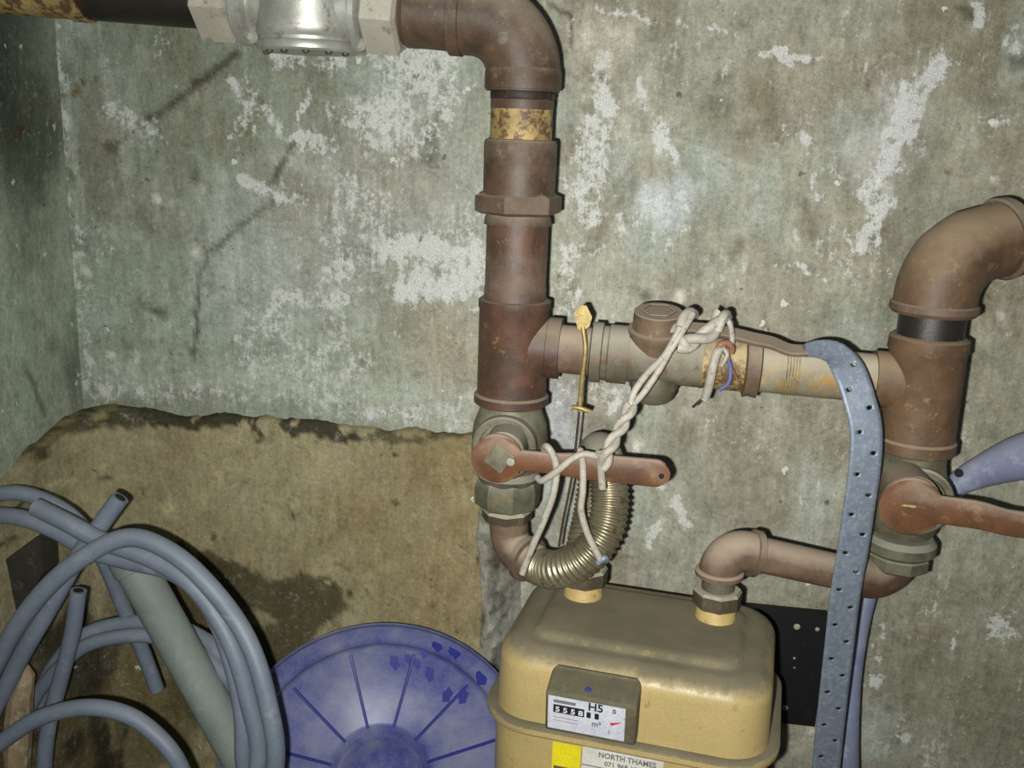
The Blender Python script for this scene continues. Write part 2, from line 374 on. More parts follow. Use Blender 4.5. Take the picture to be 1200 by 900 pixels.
def Dk(pts, wpx, s=.8, col=(62, 58, 44), soft=.6, fineedge=False):
    global Cw
    m = stroke(Xf if fineedge else Xd, Zf if fineedge else Zd, wl(*pts), wpx*PXM, soft)
    Cw = blend(Cw, np.clip(m*s*(.25+.9*n5)*(1.0 if fineedge else .8), 0, .9), col)
# broad tones
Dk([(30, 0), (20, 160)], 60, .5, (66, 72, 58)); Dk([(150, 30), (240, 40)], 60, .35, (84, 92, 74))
W([(150, 380), (260, 400), (400, 440)], 120, .40, (150, 162, 146), .35)
W([(130, 440), (320, 450), (540, 480)], 34, .6, (170, 176, 164), .4)
W([(330, 300), (420, 260), (500, 230)], 130, .5, (172, 174, 170), .42)
W([(110, 455), (250, 462), (400, 472), (560, 492)], 24, .5)
W([(560, 420), (500, 400)], 60, .4, (158, 144, 122), .3)
Dk([(370, 60), (375, 140)], 46, .75, (98, 90, 72)); Dk([(420, 30), (300, 60)], 40, .4, (104, 98, 80))
Dk([(450, 200), (500, 220)], 45, .55, (106, 94, 70)); Dk([(420, 300), (440, 350), (470, 370)], 36, .6, (92, 92, 84))
Dk([(480, 370), (560, 440)], 40, .4, (122, 108, 84)); Dk([(490, 285), (510, 290)], 20, .6, (112, 98, 70))
# white efflorescence
W([(455, 288), (480, 292), (535, 295)], 34, .95); W([(480, 345), (520, 335), (560, 320)], 28, .95); W([(545, 260), (560, 300), (565, 340)], 26, .6)
W([(350, 160), (380, 170)], 16, .9); W([(410, 220), (440, 260), (430, 300)], 46, .5); W([(395, 250), (400, 320)], 50, .45)
W([(295, 105), (305, 125), (330, 150)], 16, .7); W([(268, 95), (282, 115)], 14, .6, (160, 176, 160)); W([(128, 130), (175, 150)], 20, .6, (160, 172, 150))
W([(290, 215), (298, 222)], 12, 1.0); W([(310, 225), (350, 235)], 22, .6); W([(355, 100), (352, 138)], 4, 1.0, thr=.1)
W([(515, 60), (520, 100), (522, 150)], 16, .8); W([(505, 100), (480, 190)], 22, .5); W([(560, 100), (540, 125)], 8, .5)
W([(690, 40), (700, 60), (720, 40)], 32, .85, (176, 170, 154)); W([(705, 70), (706, 130)], 16, .8); W([(700, 115), (708, 130)], 9, 1.0)
W([(748, 105), (752, 130)], 11, .8); W([(775, 150), (785, 185)], 16, .85); W([(765, 230), (780, 245), (795, 230)], 26, .9, (186, 190, 194))
W([(790, 260), (785, 300)], 18, .5, (166, 176, 176)); W([(665, 300), (655, 340)], 18, .7); W([(660, 360), (650, 370)], 18, .5)
W([(700, 12), (735, 8), (765, 22)], 5, .9, thr=.1); W([(765, 22), (850, 44), (905, 62)], 4, .6, thr=.1); W([(890, 60), (925, 68), (965, 70)], 5, 1.0, thr=.1)
W([(705, 280), (685, 310), (672, 335), (666, 365)], 5, .8, (186, 178, 166), thr=.05); W([(900, 308), (930, 312), (975, 324)], 4, .7, thr=.1); W([(720, 0), (705, 30)], 4, .4, thr=.1)
W([(1098, 82), (1075, 100), (1062, 130), (1055, 165)], 22, 1.0, (196, 196, 200), thr=.36); W([(1055, 165), (1040, 190), (1018, 218)], 20, 1.0, (196, 196, 200), thr=.36)
W([(1060, 110), (1030, 200)], 34, .55, (176, 176, 176)); W([(1032, 238), (1020, 262), (1010, 280)], 17, 1.0, (190, 190, 196), thr=.38); W([(1035, 250), (1030, 310)], 18, .5)
W([(945, 155), (950, 162)], 10, .9); W([(905, 95), (915, 110)], 14, .5); W([(955, 205), (958, 230)], 7, .8); W([(1140, 0), (1142, 30)], 10, 1.0); W([(1190, 50), (1198, 60)], 14, .7)
W([(848, 65), (843, 78)], 5, .6); W([(985, 195), (990, 205)], 12, .5); W([(1180, 140), (1150, 150)], 16, .5, (190, 184, 130))
W([(650, 470), (655, 520), (640, 560)], 36, .7, (172, 174, 180)); W([(720, 455), (718, 480)], 12, .7); W([(795, 588), (803, 618)], 7, 1.0, thr=.2); W([(775, 612), (762, 640)], 8, 1.0, thr=.2); W([(785, 570), (770, 575)], 10, .8)
W([(830, 505), (900, 520)], 22, .3); W([(960, 560), (950, 620), (930, 640)], 30, .55, (168, 174, 170)); W([(1170, 735), (1185, 720)], 22, .7, (150, 158, 140)); W([(1120, 745), (1116, 755)], 4, 1.0, thr=.1)
W([(1050, 880), (1060, 860)], 18, .6); W([(1030, 740), (1025, 760)], 16, .5); W([(1110, 790), (1190, 830)], 50, .35, (140, 146, 128)); W([(1022, 795), (1035, 803)], 6, .8)
W([(580, 700), (600, 650), (590, 740)], 30, .6, (176, 176, 170)); W([(860, 480), (870, 500)], 6, .5); W([(1000, 340), (820, 420)], 20, .2); W([(940, 280), (985, 290)], 20, .3)
# dark marks and cracks
Dk([(278, 62), (252, 82), (232, 97), (205, 118), (175, 138)], 6, 1.3, (56, 54, 42), .5, True); Dk([(175, 138), (130, 172)], 4, .9, (60, 58, 44), .6, True); Dk([(125, 173), (128, 175)], 9, 1.3)
Dk([(347, 160), (330, 192), (318, 215)], 5, 1.2, (64, 60, 48), .5, True); Dk([(322, 235), (285, 262), (250, 290), (236, 315), (231, 350), (226, 420)], 5, 1.1, (66, 64, 50), .5, True)
Dk([(185, 130), (200, 165), (205, 190)], 30, .6, (86, 84, 64)); Dk([(176, 362), (180, 365)], 14, 1.2); Dk([(165, 350), (150, 400)], 18, .4); Dk([(230, 262), (232, 268)], 8, 1.0)
Dk([(498, 138), (500, 165), (515, 135), (520, 155)], 8, 1.2, (88, 90, 80)); Dk([(505, 165), (515, 185), (500, 185)], 14, 1.2, (78, 80, 66)); Dk([(512, 150)], 24, .5, (104, 104, 92)); Dk([(522, 292), (524, 294)], 7, 1.4)
Dk([(640, 0), (668, 20), (670, 60)], 3, 1.2, (60, 54, 44), .5, True)
Dk([(688, 75), (693, 80)], 7, 1.2, (84, 78, 58)); Dk([(662, 165), (660, 178)], 14, .9, (104, 94, 76)); Dk([(790, 60), (820, 140)], 36, .5, (96, 96, 80)); Dk([(838, 120), (842, 140)], 13, .9, (76, 78, 62))
Dk([(800, 200), (830, 250), (815, 300)], 42, .5, (92, 98, 84)); Dk([(870, 282), (862, 302)], 10, 1.1, (80, 70, 52)); Dk([(900, 120), (915, 150)], 26, .6, (96, 86, 64)); Dk([(1030, 90), (980, 120), (900, 80)], 50, .4, (104, 92, 68))
Dk([(1078, 170), (1070, 240), (1052, 330), (1042, 390)], 30, .65, (90, 90, 76)); Dk([(985, 195), (990, 230)], 18, .4); Dk([(948, 245), (950, 280)], 6, .9, (90, 86, 70)); Dk([(1120, 10), (1135, 15)], 9, 1.2); Dk([(1190, 78), (1200, 76)], 10, 1.4, (40, 42, 34)); Dk([(1155, 120), (1170, 118)], 12, .9, (60, 62, 48))
Dk([(1190, 180), (1200, 200)], 40, .6, (100, 84, 50)); Dk([(1000, 700), (1200, 880)], 150, .30, (92, 88, 66)); Dk([(1080, 720), (1050, 800)], 60, .45, (86, 80, 58)); Dk([(850, 570), (870, 590), (900, 560)], 50, .45, (96, 92, 72)); Dk([(920, 480), (980, 520)], 40, .4, (98, 92, 70))
Dk([(740, 500), (790, 520)], 40, .3, (104, 108, 96)); Dk([(1170, 860), (1150, 700), (1190, 640)], 60, .4, (92, 86, 62)); Dk([(1130, 300), (1180, 480)], 50, .35, (108, 104, 78))
# rust dribbles near the corner
for a, b, w_ in ((98, 105, 6), (88, 108, 7), (72, 110, 7), (60, 116, 7), (35, 126, 5)): Dk([(a, b)], w_, 1.8, (84, 62, 22), .5)
# pale vertical fillet next to the corner
W([(68, 20), (70, 90), (76, 130), (80, 230), (92, 340), (104, 450)], 11, .55, (156, 170, 148), .1)
W([(104, 450), (110, 470)], 10, .5, (150, 160, 140), .1)
# dark seam over the plinth
zl = -.345; seam = 0*sstep(-(np.abs(Z-(zl+.010+(n5-.5)*.020))-.010), -.008, .006)*(X < -.165)
Wm = np.maximum(Wm, sstep(vnoise(X, Z, .07, 33, 5), .50, .72)*(.25+.34*sstep(-X, -.05, .10)*sstep(Z, -.36, -.2)*sstep(X, -.62, -.4)))
for k in range(60):   # scattered flecks and pocks
    cx, cz = rng.uniform(XC, .5), rng.uniform(-.75, .15); r = rng.uniform(.0025, .007); m = np.clip(1.4-np.hypot(Xf-cx, (Zf-cz)*rng.uniform(.5, 1.2))/r, 0, 1)
    Cw = blend(Cw, m*rng.uniform(.3, .9), (206, 204, 192) if rng.random() < .62 else (70, 64, 48))
Yw = (big-.5)*.006+(mid-.5)*.005+(fin-.5)*.0036
Yw = Yw*sstep(X, XC, XC+.03)
Pw = np.stack([X, -np.abs(Yw)*0-Yw*1.0+.003, Z], -1)
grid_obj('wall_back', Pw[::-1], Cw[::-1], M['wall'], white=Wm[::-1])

# ------------------------------------------------------------------ wall_left
ys = np.arange(-1.25, .005, .006); zs2 = np.arange(FLOOR-.01, .55, .006)
Yl, Zl = np.meshgrid(ys, zs2)
ml = vnoise(Yl, Zl, .09, 41, 5, 1.6); fl_ = vnoise(Yl, Zl, .022, 42, 4); bl = vnoise(Yl, Zl, .2, 43, 3)
Cl = np.ones(Yl.shape+(3,))*C3((140, 146, 130))
Cl = blend(Cl, sstep(ml, .46, .66)*.7, (94, 98, 82)); Cl = blend(Cl, sstep(vnoise(Yl, Zl, .07, 44, 5), .55, .75)*.5, (146, 160, 138))
Cl = blend(Cl, sstep(fl_, .6, .8)*.3, (160, 168, 148)); Cl = blend(Cl, sstep(1-fl_, .6, .8)*.3, (72, 76, 56))
def atx(x, y): 
    d = FW+RT*((x-600)/FPX)+UP*((450-y)/FPX); q = CAM+d*((XC-CAM.x)/d.x); return (q.y, q.z)
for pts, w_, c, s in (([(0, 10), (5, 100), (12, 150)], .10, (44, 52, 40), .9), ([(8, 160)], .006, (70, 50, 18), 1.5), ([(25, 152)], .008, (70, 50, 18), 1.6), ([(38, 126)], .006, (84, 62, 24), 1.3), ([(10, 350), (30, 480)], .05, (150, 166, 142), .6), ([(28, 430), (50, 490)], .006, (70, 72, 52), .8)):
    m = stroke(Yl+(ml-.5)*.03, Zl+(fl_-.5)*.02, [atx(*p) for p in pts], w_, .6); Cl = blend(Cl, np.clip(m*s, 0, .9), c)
Pl = np.stack([XC+.001+(ml-.5)*.006*sstep(-Yl, 0, .03)+(fl_-.5)*.002, Yl, Zl], -1)
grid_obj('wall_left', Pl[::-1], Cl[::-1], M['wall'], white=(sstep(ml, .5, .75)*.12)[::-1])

# ------------------------------------------------------------------ sloping plinth of tan concrete in the corner
XR = -.176
path = []
for k in range(90): path.append((XC, -1.2+k*1.2/90*.93, 1, 0))
for k in range(14):
    a = math.pi-k/13*math.pi/2; path.append((XC+.085+.085*math.cos(a), -.085+.085*math.sin(a), -math.cos(a), -math.sin(a)))
nx = 110
for k in range(1, nx+1): path.append((XC+.085+(XR-XC-.085)*k/nx, 0, 0, -1))
pa = np.array(path); S = np.concatenate([[0], np.cumsum(np.hypot(np.diff(pa[:, 0]), np.diff(pa[:, 1])))])
ts = np.concatenate([[0, .001, .004], np.arange(.008, .50, .005)])
SS, TT = np.meshgrid(S, ts)
pnx = np.interp(S, S, pa[:, 2]); n_a = vnoise(SS, TT, .09, 51, 5); n_b = vnoise(SS, TT, .025, 52, 4); n_c = vnoise(SS, TT*0, .03, 53, 5)
ztop = np.where(pa[:, 1] < -.02, -.350+.26*(pa[:, 1]+.02), -.350)
ztop = ztop+ (n_c[0]-.5)*.018
off = -.006+.016*sstep(TT, -.001, .004)+TT*.12+(n_a-.5)*.012+(n_b-.5)*.004
off[0] = -.012
ZZ = ztop[None]-TT*1.0
PX_ = pa[:, 0][None]+pa[:, 2][None]*off; PY_ = pa[:, 1][None]+pa[:, 3][None]*off
Ct = np.ones(SS.shape+(3,))*C3((137, 130, 101))
Ct = blend(Ct, sstep(n_a, .45, .68)*.45, (116, 104, 72)); Ct = blend(Ct, sstep(vnoise(SS, TT, .16, 54, 4), .5, .7)*.5, (146, 136, 106))
Ct = blend(Ct, sstep(n_b, .6, .8)*.3, (160, 148, 112)); Ct = blend(Ct, sstep(1-n_b, .6, .8)*.35, (96, 82, 48))
def pl_at(x, y):
    Yg = -.06
    for _ in range(6):
        q = at(x, y, Yg); tt = max(-.35-q.z, 0); Yg = -(.010+tt*.12)
    return (q.x, q.z)
PXd = PX_+(vnoise(SS, TT, .05, 61, 5)-.5)*.07; PZd = ZZ+(vnoise(SS, TT, .05, 62, 5)-.5)*.07
PXe = PX_+(n_b-.5)*.02; PZe = ZZ+(vnoise(SS, TT, .025, 63, 4)-.5)*.02
def Dt(pts, wpx, s, col, soft=.5, hard=True, e=False):
    global Ct
    m = stroke(PXe if e else PXd, PZe if e else PZd, [pl_at(*p) for p in pts], wpx*PXM*1.03, soft)
    m = sstep(m+(n_b-.5)*.5, .22, .55)*(m > .01) if hard else m
    Ct = blend(Ct, np.clip(m*s, 0, .95), col)
Dt([(520, 540), (440, 600), (500, 690)], 90, .4, (116, 98, 62), .7, False); Dt([(560, 540), (540, 700)], 60, .3, (122, 100, 60), .7, False)
Dt([(200, 660), (270, 680), (330, 720), (390, 705), (330, 760), (290, 760)], 34, .9, (62, 58, 36)); Dt([(230, 700), (250, 800), (300, 820)], 70, .85, (64, 58, 36))
Dt([(250, 690), (210, 720)], 30, .7, (66, 60, 38)); Dt([(190, 740), (180, 850), (120, 860)], 90, .7, (80, 72, 42)); Dt([(60, 700), (40, 820)], 80, .7, (64, 56, 36)); Dt([(110, 820), (120, 880)], 34, .8, (40, 36, 26)); Dt([(100, 700), (110, 780)], 40, .8, (44, 38, 28))
Dt([(150, 800), (200, 860)], 40, .5, (104, 94, 58)); Dt([(0, 600), (60, 560)], 60, .3, (110, 106, 66), .7, False)
Dt([(85, 482), (120, 485), (160, 492)], 26, .9, (54, 52, 34)); Dt([(180, 492), (250, 486), (330, 490), (420, 500)], 11, .95, (50, 46, 32)); Dt([(425, 500), (560, 510)], 8, .8, (66, 60, 40)); Dt([(60, 510), (30, 545), (0, 575)], 11, .85, (56, 54, 34)); Dt([(97, 480), (95, 505)], 6, .8, (128, 118, 78), e=True); Dt([(128, 482)], 9, .8, (132, 124, 88), e=True)
for a, b, w_ in ((103, 575, 4), (385//2, 482, 5), (462, 530, 5), (465, 585, 5), (298, 500, 6), (305, 505, 5), (310, 512, 5), (405, 695, 5), (100, 545, 4), (345, 605, 5), (250, 628, 6), (130, 558, 4), (560, 655, 5)): Dt([(a, b)], w_, 1.2, (58, 44, 24), .4, False, True)
for a, b, w_ in ((128, 547, 5), (276, 515, 9), (165, 613, 4), (255, 560, 12), (200, 596, 10), (33, 690, 7)): Dt([(a, b)], w_, .8, (170, 158, 120), .7, False, True)
for k in range(60):
    m = np.clip(1.3-np.hypot(PXe-rng.uniform(XC, XR), PZe-rng.uniform(-.75, -.36))/rng.uniform(.0015, .0045), 0, 1); Ct = blend(Ct, m*.7, (86, 62, 34) if rng.random() < .7 else (172, 164, 130))
Pt = np.stack([PX_, PY_, ZZ], -1)
# close the right-hand end by folding the last column back to the wall
endc = np.stack([np.full(len(ts), XR), np.full(len(ts), .01), ZZ[:, -1]], -1)[:, None]
Pt = np.concatenate([Pt, endc], 1); Ct = np.concatenate([Ct, np.ones((len(ts), 1, 3))*C3((96, 84, 56))], 1)
plinth = grid_obj('wall_plinth', Pt, Ct, M['tan'])
tag(plinth, 'tan concrete footing along the bottom of the grey wall', 'footing'); 
del plinth['category']

# rough broken render at the right end of the plinth
us = np.linspace(0, 1, 36); vv = np.linspace(0, 1, 90)
Uu, Vv = np.meshgrid(us, vv)
edge = (vnoise(Uu*0, Vv, .12, 71, 4)-.5)*.020
xx = XR-.010+edge*(1-Uu)+Uu*.055; zz = -.345-Vv*.475
nn = vnoise(xx, zz, .02, 72, 5); n2_ = vnoise(xx, zz, .008, 73, 3)
prof = np.sin(np.clip(Uu*1.0, 0, 1)*math.pi)**.5
yy = .006-(.012+.12*(Vv*.475)+.004)*(1-sstep(Uu, .15, 1.0))*sstep(Uu, -.01, .03)-prof*.003-(nn-.5)*.022*prof-(n2_-.5)*.008*prof
Cr = np.ones(Uu.shape+(3,))*C3((120, 118, 106)); Cr = blend(Cr, sstep(nn, .5, .75)*.6, (158, 158, 152)); Cr = blend(Cr, sstep(1-nn, .52, .72)*.9, (66, 60, 46)); Cr = blend(Cr, sstep(1-n2_, .6, .8)*.7, (50, 46, 36))
ro = grid_obj('trim_1', np.stack([xx, yy, zz], -1), Cr, M['wall'])

# floor, ceiling side not in view
xs3 = np.arange(XC-.01, 1.0, .012); ys3 = np.arange(-1.25, .01, .012); Xg, Yg_ = np.meshgrid(xs3, ys3)
ng = vnoise(Xg, Yg_, .08, 81, 5); Cf = np.ones(Xg.shape+(3,))*C3((78, 72, 50)); Cf = blend(Cf, sstep(ng, .45, .7)*.7, (52, 46, 32))
grid_obj('floor', np.stack([Xg, Yg_, FLOOR+(ng-.5)*.012*0-0.0*Xg], -1), Cf, M['tan'])

# ------------------------------------------------------------------ supply run along the top
YP = -.12
ax0 = Vector((-.233, YP, .103)); axd = Vector((-1, 0, .047)).normalized()          # axis of the top run, going left
def tx(px): return (ax0.x-at(px, 20, YP).x)/(-axd.x)*1.0                            # distance along the axis for a pixel column
def on_top(px): return ax0+axd*tx(px)
def seg_top(name, p0, p1, prof, mat, label, cat='pipe'):
    A = on_top(p1); L = (on_top(p0)-A).length; g = G().lathe(A, axd, [(L*a, r) for a, r in prof], 40); o = g.build(name, mat); return tag(o, label, cat)
o = seg_top('pipe_section', -260, 107, [(0, .028), (0, .0325), (.045, .0325), (.05, .0305), (.3, .0305), (1, .0305)], M['bare_yellow'], 'yellowish brown flaking pipe end in the top left corner')
seg_top('pipe_section', 108, 239, [(0, .029), (0, .030), (1, .030)], M['black'], 'short black pipe between yellow pipe and silver filter at top left')
# silver gas filter body
ft = thing('gas_filter', 'silver cast filter body with hex ends and round bottom bowl at top', 'gas filter', on_top(362)+Vector((0, 0, -.06)))
for p0, p1 in ((240, 284), (432, 474)):
    A = on_top(p1); L = (on_top(p0)-A).length
    G().lathe(A, axd, [(0, .036), (.003, .0425), (L-.003, .0425), (L, .038)], 6, math.pi/6-.30).build('hex_end', M['silver_nut'], ft, ang=25)
for p0, p1 in ((285, 303), (420, 431)):
    A = on_top(p1); L = (on_top(p0)-A).length
    G().lathe(A, axd, [(0, .038), (.002, .0425), (L-.002, .0425), (L, .040)], 40).build('flange_ring', M['silver'], ft)
A = on_top(420); L = (on_top(303)-A).length
G().lathe(A, axd, [(0, .034), (L, .034)], 36).build('through_bore', M['silver'], ft)
bc = on_top(362); zb = at(362, 62, YP).z
G().lathe((bc.x, YP, zb), (0, 0, 1), [(0, .040), (0, .0475), (.002, .0500), (.006, .0505), (.009, .0490), (.010, .0465), (.013, .0465), (.016, .0495), (.022, .0505), (.030, .0500), (.05, .0495), (.075, .050), (.095, .044), (.105, .03), (.108, .01)], 48).build('filter_bowl', M['silver'], ft)
for k in range(6):
    a = math.pi*(1.08+.84*k/5) ; c = Vector((bc.x+.041*math.cos(a), YP+.041*math.sin(a), zb))
    G().lathe(c, (0, 0, -1), [(-.001, .0035), (.002, .0035), (.003, .002)], 12).build('bowl_screw', M['nut_dark'], ft)
for px, py in ((298, 44), (424, 53)):
    c = at(px, py, YP-.012); G().lathe(c+Vector((.0, .010, 0)), (0, -1, 0), [(0, .006), (.016, .006), (.019, .0035)], 16).build('lug', M['plaster_fleck'], ft)
seg_top('pipe_coupling', 475, 530, [(0, .0315), (0, .0325), (.1, .0330), (.5, .0325), (.9, .0330), (.95, .031), (1, .030)], M['rust'], 'brown coupling between silver filter and top elbow', 'pipe fitting')

# ------------------------------------------------------------------ the riser
RX = -.138
def zr(py, px=605): return at(px, py, YP).z
def vert(name, x, z0, z1, prof, mat, label=None, cat=None, seg=40, root=None, phase=0, ang=38, sub=None):
    g = G().lathe((x, YP, z1), (0, 0, 1), [((z0-z1)*a if 0 <= a <= 1 else a, r) for a, r in prof], seg, phase)
    o = g.build(name, mat, root, sub, ang)
    return tag(o, label, cat) if label else o
# big top elbow
el = thing('pipe_elbow', 'large brown iron elbow at the top of the riser', 'pipe elbow', (RX, YP, zr(108)))
hx = Vector((RX, YP, ax0.z+(RX-ax0.x)*-.047))
B = bend(hx+Vector((0, 0, 0)), -axd, (0, 0, -1), .052, 16)
pts = [on_top(538)]+B+[Vector((RX, YP, zr(107)))]
G().tube(pts, .0355, 40).build('elbow_body', M['rust'], el)
G().lathe(on_top(545), axd, [(0, .034), (.001, .037), (.012, .037), (.013, .034)], 40).build('end_band', M['rust'], el)
G().lathe((RX, YP, zr(106)), (0, 0, 1), [(0, .033), (.001, .0366), (.016, .0366), (.020, .0355)], 40).build('end_band', M['rust'], el)
c = at(590, 44, YP-.034); G().lathe(c+Vector((0, .004, 0)), (0, -1, 0), [(0, .0075), (.004, .0070), (.006, .004)], 18).build('casting_boss', M['grey_iron'], el)
seg_top('thread_seal', 531, 539, [(0, .031), (1, .031)], M['dark_seal'], 'dark thread ring beside the top elbow', 'pipe fitting')
pn_ = thing('pipe_nipple', 'short nipple with flaking yellow paint under the top elbow', 'pipe', (RX, YP, zr(166)))
vert('nipple_body', RX, zr(106), zr(166), [(0, .030), (1, .030)], M['bare_yellow'], root=pn_)
vert('thread_ring', RX, zr(106), zr(117), [(0, .0302), (.2, .0310), (.8, .0310), (1, .0302)], M['dark_seal'], root=pn_)
vert('lower_stain', RX, zr(117), zr(128), [(0, .0301), (.3, .0304), (.8, .0304), (1, .0301)], M['rust'], root=pn_)
# union
un = thing('pipe_union', 'brown iron union with hexagonal collar halfway up the riser', 'pipe union', (RX, YP, zr(262)))
vert('union_sleeve', RX, zr(163), zr(230), [(0, .031), (0, .035), (.93, .0355), (.99, .034), (1, .031)], M['rust'], root=un)
vert('union_nut', RX, zr(226), zr(251), [(0, .036), (.15, .0435), (.85, .0435), (1, .036)], M['rust_dull'], root=un, seg=6, phase=.35, ang=20)
vert('union_tail', RX, zr(251), zr(263), [(0, .0335), (.7, .0325), (1, .031)], M['rust'], root=un)
vert('pipe_section', RX, zr(263), zr(360), [(0, .0312), (.25, .0312), (.26, .0306), (1, .0306)], M['rust_red'], 'reddish brown pipe between union and the upper tee', 'pipe')
# tee 1
t1 = thing('pipe_tee', 'rusty red tee fitting at the left end of the horizontal run', 'pipe tee', (RX, YP, zr(472)))
vert('tee_body', RX, zr(350), zr(472), [(0, .031), (.0, .037), (.01, .0385), (.08, .0385), (.10, .0355), (.90, .0355), (.92, .0365), (.99, .0365), (1, .032)], M['rust_red'], root=t1)
HZ = lambda px: at(px, 408+(px-650)*.095, YP)     # axis of the horizontal run
hA = HZ(650); hB = HZ(1030); hd = (hB-hA).normalized()
def horiz(name, p0, p1, prof, mat, label=None, cat=None, seg=36, root=None, phase=0, ang=38):
    A = HZ(p0); L = (HZ(p1)-A).dot(hd); A = hA+hd*(A-hA).dot(hd)
    o = G().lathe(A, hd, [(L*a, r) for a, r in prof], seg, phase).build(name, mat, root, None, ang)
    return tag(o, label, cat) if label else o
horiz('tee_branch', 618, 657, [(0, .030), (.6, .030), (.62, .031), (1, .031), (1, .026)], M['rust_red'], root=t1)
horiz('pipe_nipple', 657, 692, [(0, .0245), (1, .0245)], M['rust_pink'], 'short dusty pipe nipple beside the left tee', 'pipe')
# bypass valve
bv = thing('bypass_valve', 'horizontal brass plug valve with round bonnet and flat lever', 'valve', HZ(768)+Vector((0, 0, -.05)))
horiz('end_nut', 692, 736, [(0, .026), (.04, .0305), (.3, .0305), (.33, .0275), (.45, .0275), (.5, .0295), (1, .0295)], M['grey_iron'], root=bv, seg=36)
horiz('valve_barrel', 734, 822, [(0, .0265), (.2, .0262), (.3, .0250), (.65, .0250), (.8, .0255), (1, .0255)], M['grey_iron'], root=bv)
vx = HZ(768)
bd = Vector((0, -.20, .98)).normalized(); bt0 = .050
bw = G().lathe(vx, bd, [(.0, .0200), (.026, .0285), (.028, .0292), (.031, .0290), (.032, .0245), (bt0-.001, .0240), (bt0, .0230)], 36).build('bonnet', M['rust_dull'], bv)
hexr = G(); e1b = Vector((1, 0, 0)); e2b = bd.cross(e1b)
for k in range(6):
    p, q = [vx+bd*(bt0+.0005)+(e1b*math.cos(a_)+e2b*math.sin(a_))*.0165 for a_ in (k*math.pi/3, (k+1)*math.pi/3)]
    hexr.tube([p, q], .0012, 6)
hexr.build('hex_mark', M['rust'], bv, bw)
G().lathe(vx-bd*.047, bd, [(0, .012), (.003, .019), (.010, .0225), (.016, .0225), (.017, .0245), (.025, .0245), (.035, .020)], 32).build('bottom_cap', M['valve_grey'], bv)
YL = -.137
lp = spline([at(792, 383, YL), at(830, 386, YL), at(862, 392, YL), at(882, 397, YL), at(905, 402, YL), at(925, 410, YL), at(946, 411, YL)], 5)
G().bar(lp, [.016+.004*math.sin(i/len(lp)*3) for i in range(len(lp))], .0045, Vector((0, -.35, 1)).normalized()).build('lever', M['rust_dull'], bv)
c = at(787, 384, YP-.026); G().lathe(c+Vector((0, .003, 0)), (0, -1, .2), [(0, .0055), (.004, .0055), (.005, .003)], 14).build('lever_bolt', M['plaster_fleck'], bv)
horiz('pipe_nipple', 822, 872, [(0, .0265), (.1, .0255), (1, .0255)], M['bare_yellow'], 'yellow painted nipple right of the bypass valve with cord over it', 'pipe')
horiz('pipe_coupling', 871, 890, [(0, .026), (.1, .0305), (.45, .0290), (.9, .0305), (1, .027)], M['rust_dull'], 'narrow brown ring coupling on the horizontal run', 'pipe fitting')
pp = thing('pipe_section', 'pale yellowish pipe behind the strap, leading to the right tee', 'pipe', HZ(960)+Vector((0, 0, -.025)))
horiz('pipe_body', 890, 1038, [(0, .0240), (1, .0240)], M['yellow_grey'], root=pp)
for k in range(5): horiz('thread_line', 918+k*3.4, 919.6+k*3.4, [(0, .0238), (.3, .0247), (.7, .0247), (1, .0238)], M['bare_yellow'], root=pp)

# ------------------------------------------------------------------ right column
RX2 = .2625
def zq(py): return at(1078, py, YP).z
t2 = thing('pipe_tee', 'orange brown tee fitting right of the perforated strap', 'pipe tee', (RX2, YP, zq(527)))
vert('tee_body', RX2, zq(392), zq(527), [(0, .031), (0, .0375), (.01, .0385), (.10, .0385), (.12, .0365), (.86, .0355), (.88, .0370), (.98, .0365), (1, .032)], M['rust_brown'], root=t2)
horiz('tee_branch', 1022, 1060, [(0, .0245), (0, .0275), (1, .028)], M['rust_brown'], root=t2)
vert('pipe_nipple', RX2, zq(352), zq(394), [(0, .0305), (1, .0305)], M['black'], 'short shiny black nipple under the right elbow', 'pipe')
e2 = thing('pipe_elbow', 'big dusty brown elbow turning into the wall at the right edge', 'pipe elbow', (RX2, YP, zq(362)))
od = Vector((.88, .38, .22)).normalized()
P2 = Vector((RX2, YP, zq(297)))
B = bend(P2, (0, 0, 1), od, .052, 14)
G().tube([Vector((RX2, YP, zq(356)))]+B+[P2+od*.066], [.0375]*10+[.0365]*4+[.0355]*3, 40).build('elbow_body', M['rust_brown'], e2)
vert('end_band', RX2, zq(352), zq(366), [(0, .0375), (.3, .0405), (.8, .0400), (1, .036)], M['rust_dull'], root=e2)
G().lathe(P2+od*.062, od, [(0, .0375), (.002, .0395), (.012, .0385), (.014, .034)], 40).build('end_band', M['rust_dull'], e2)
op = thing('pipe_section', 'dark pipe end leaving the right elbow at the picture edge', 'pipe', P2+od*.1)
G().lathe(P2+od*.076, od, [(0, .0285), (.012, .0285)], 32).build('thread_ring', M['bare_yellow'], op)
G().lathe(P2+od*.088, od, [(0, .0275), (.30, .0275)], 32).build('pipe_body', M['black'], op)

def ball_valve(x, zc, label, disc, end, bosspx, s=1.0, bends=None, sq=None):
    """valve on a vertical pipe: body, gland, lever, lower nut"""
    r = thing('ball_valve', label, 'valve', (x, YP, zc-.075*s))
    up = [(-.048, .030), (-.040, .034), (-.034, .030), (-.026, .033), (-.016, .0375), (0, .0395), (.016, .0375), (.028, .033), (.036, .031), (.042, .031)]
    G().lathe((x, YP, zc), (0, 0, 1), [(a*s, b*s) for a, b in up], 40).build('valve_body', M['valve_grey'], r)
    return r
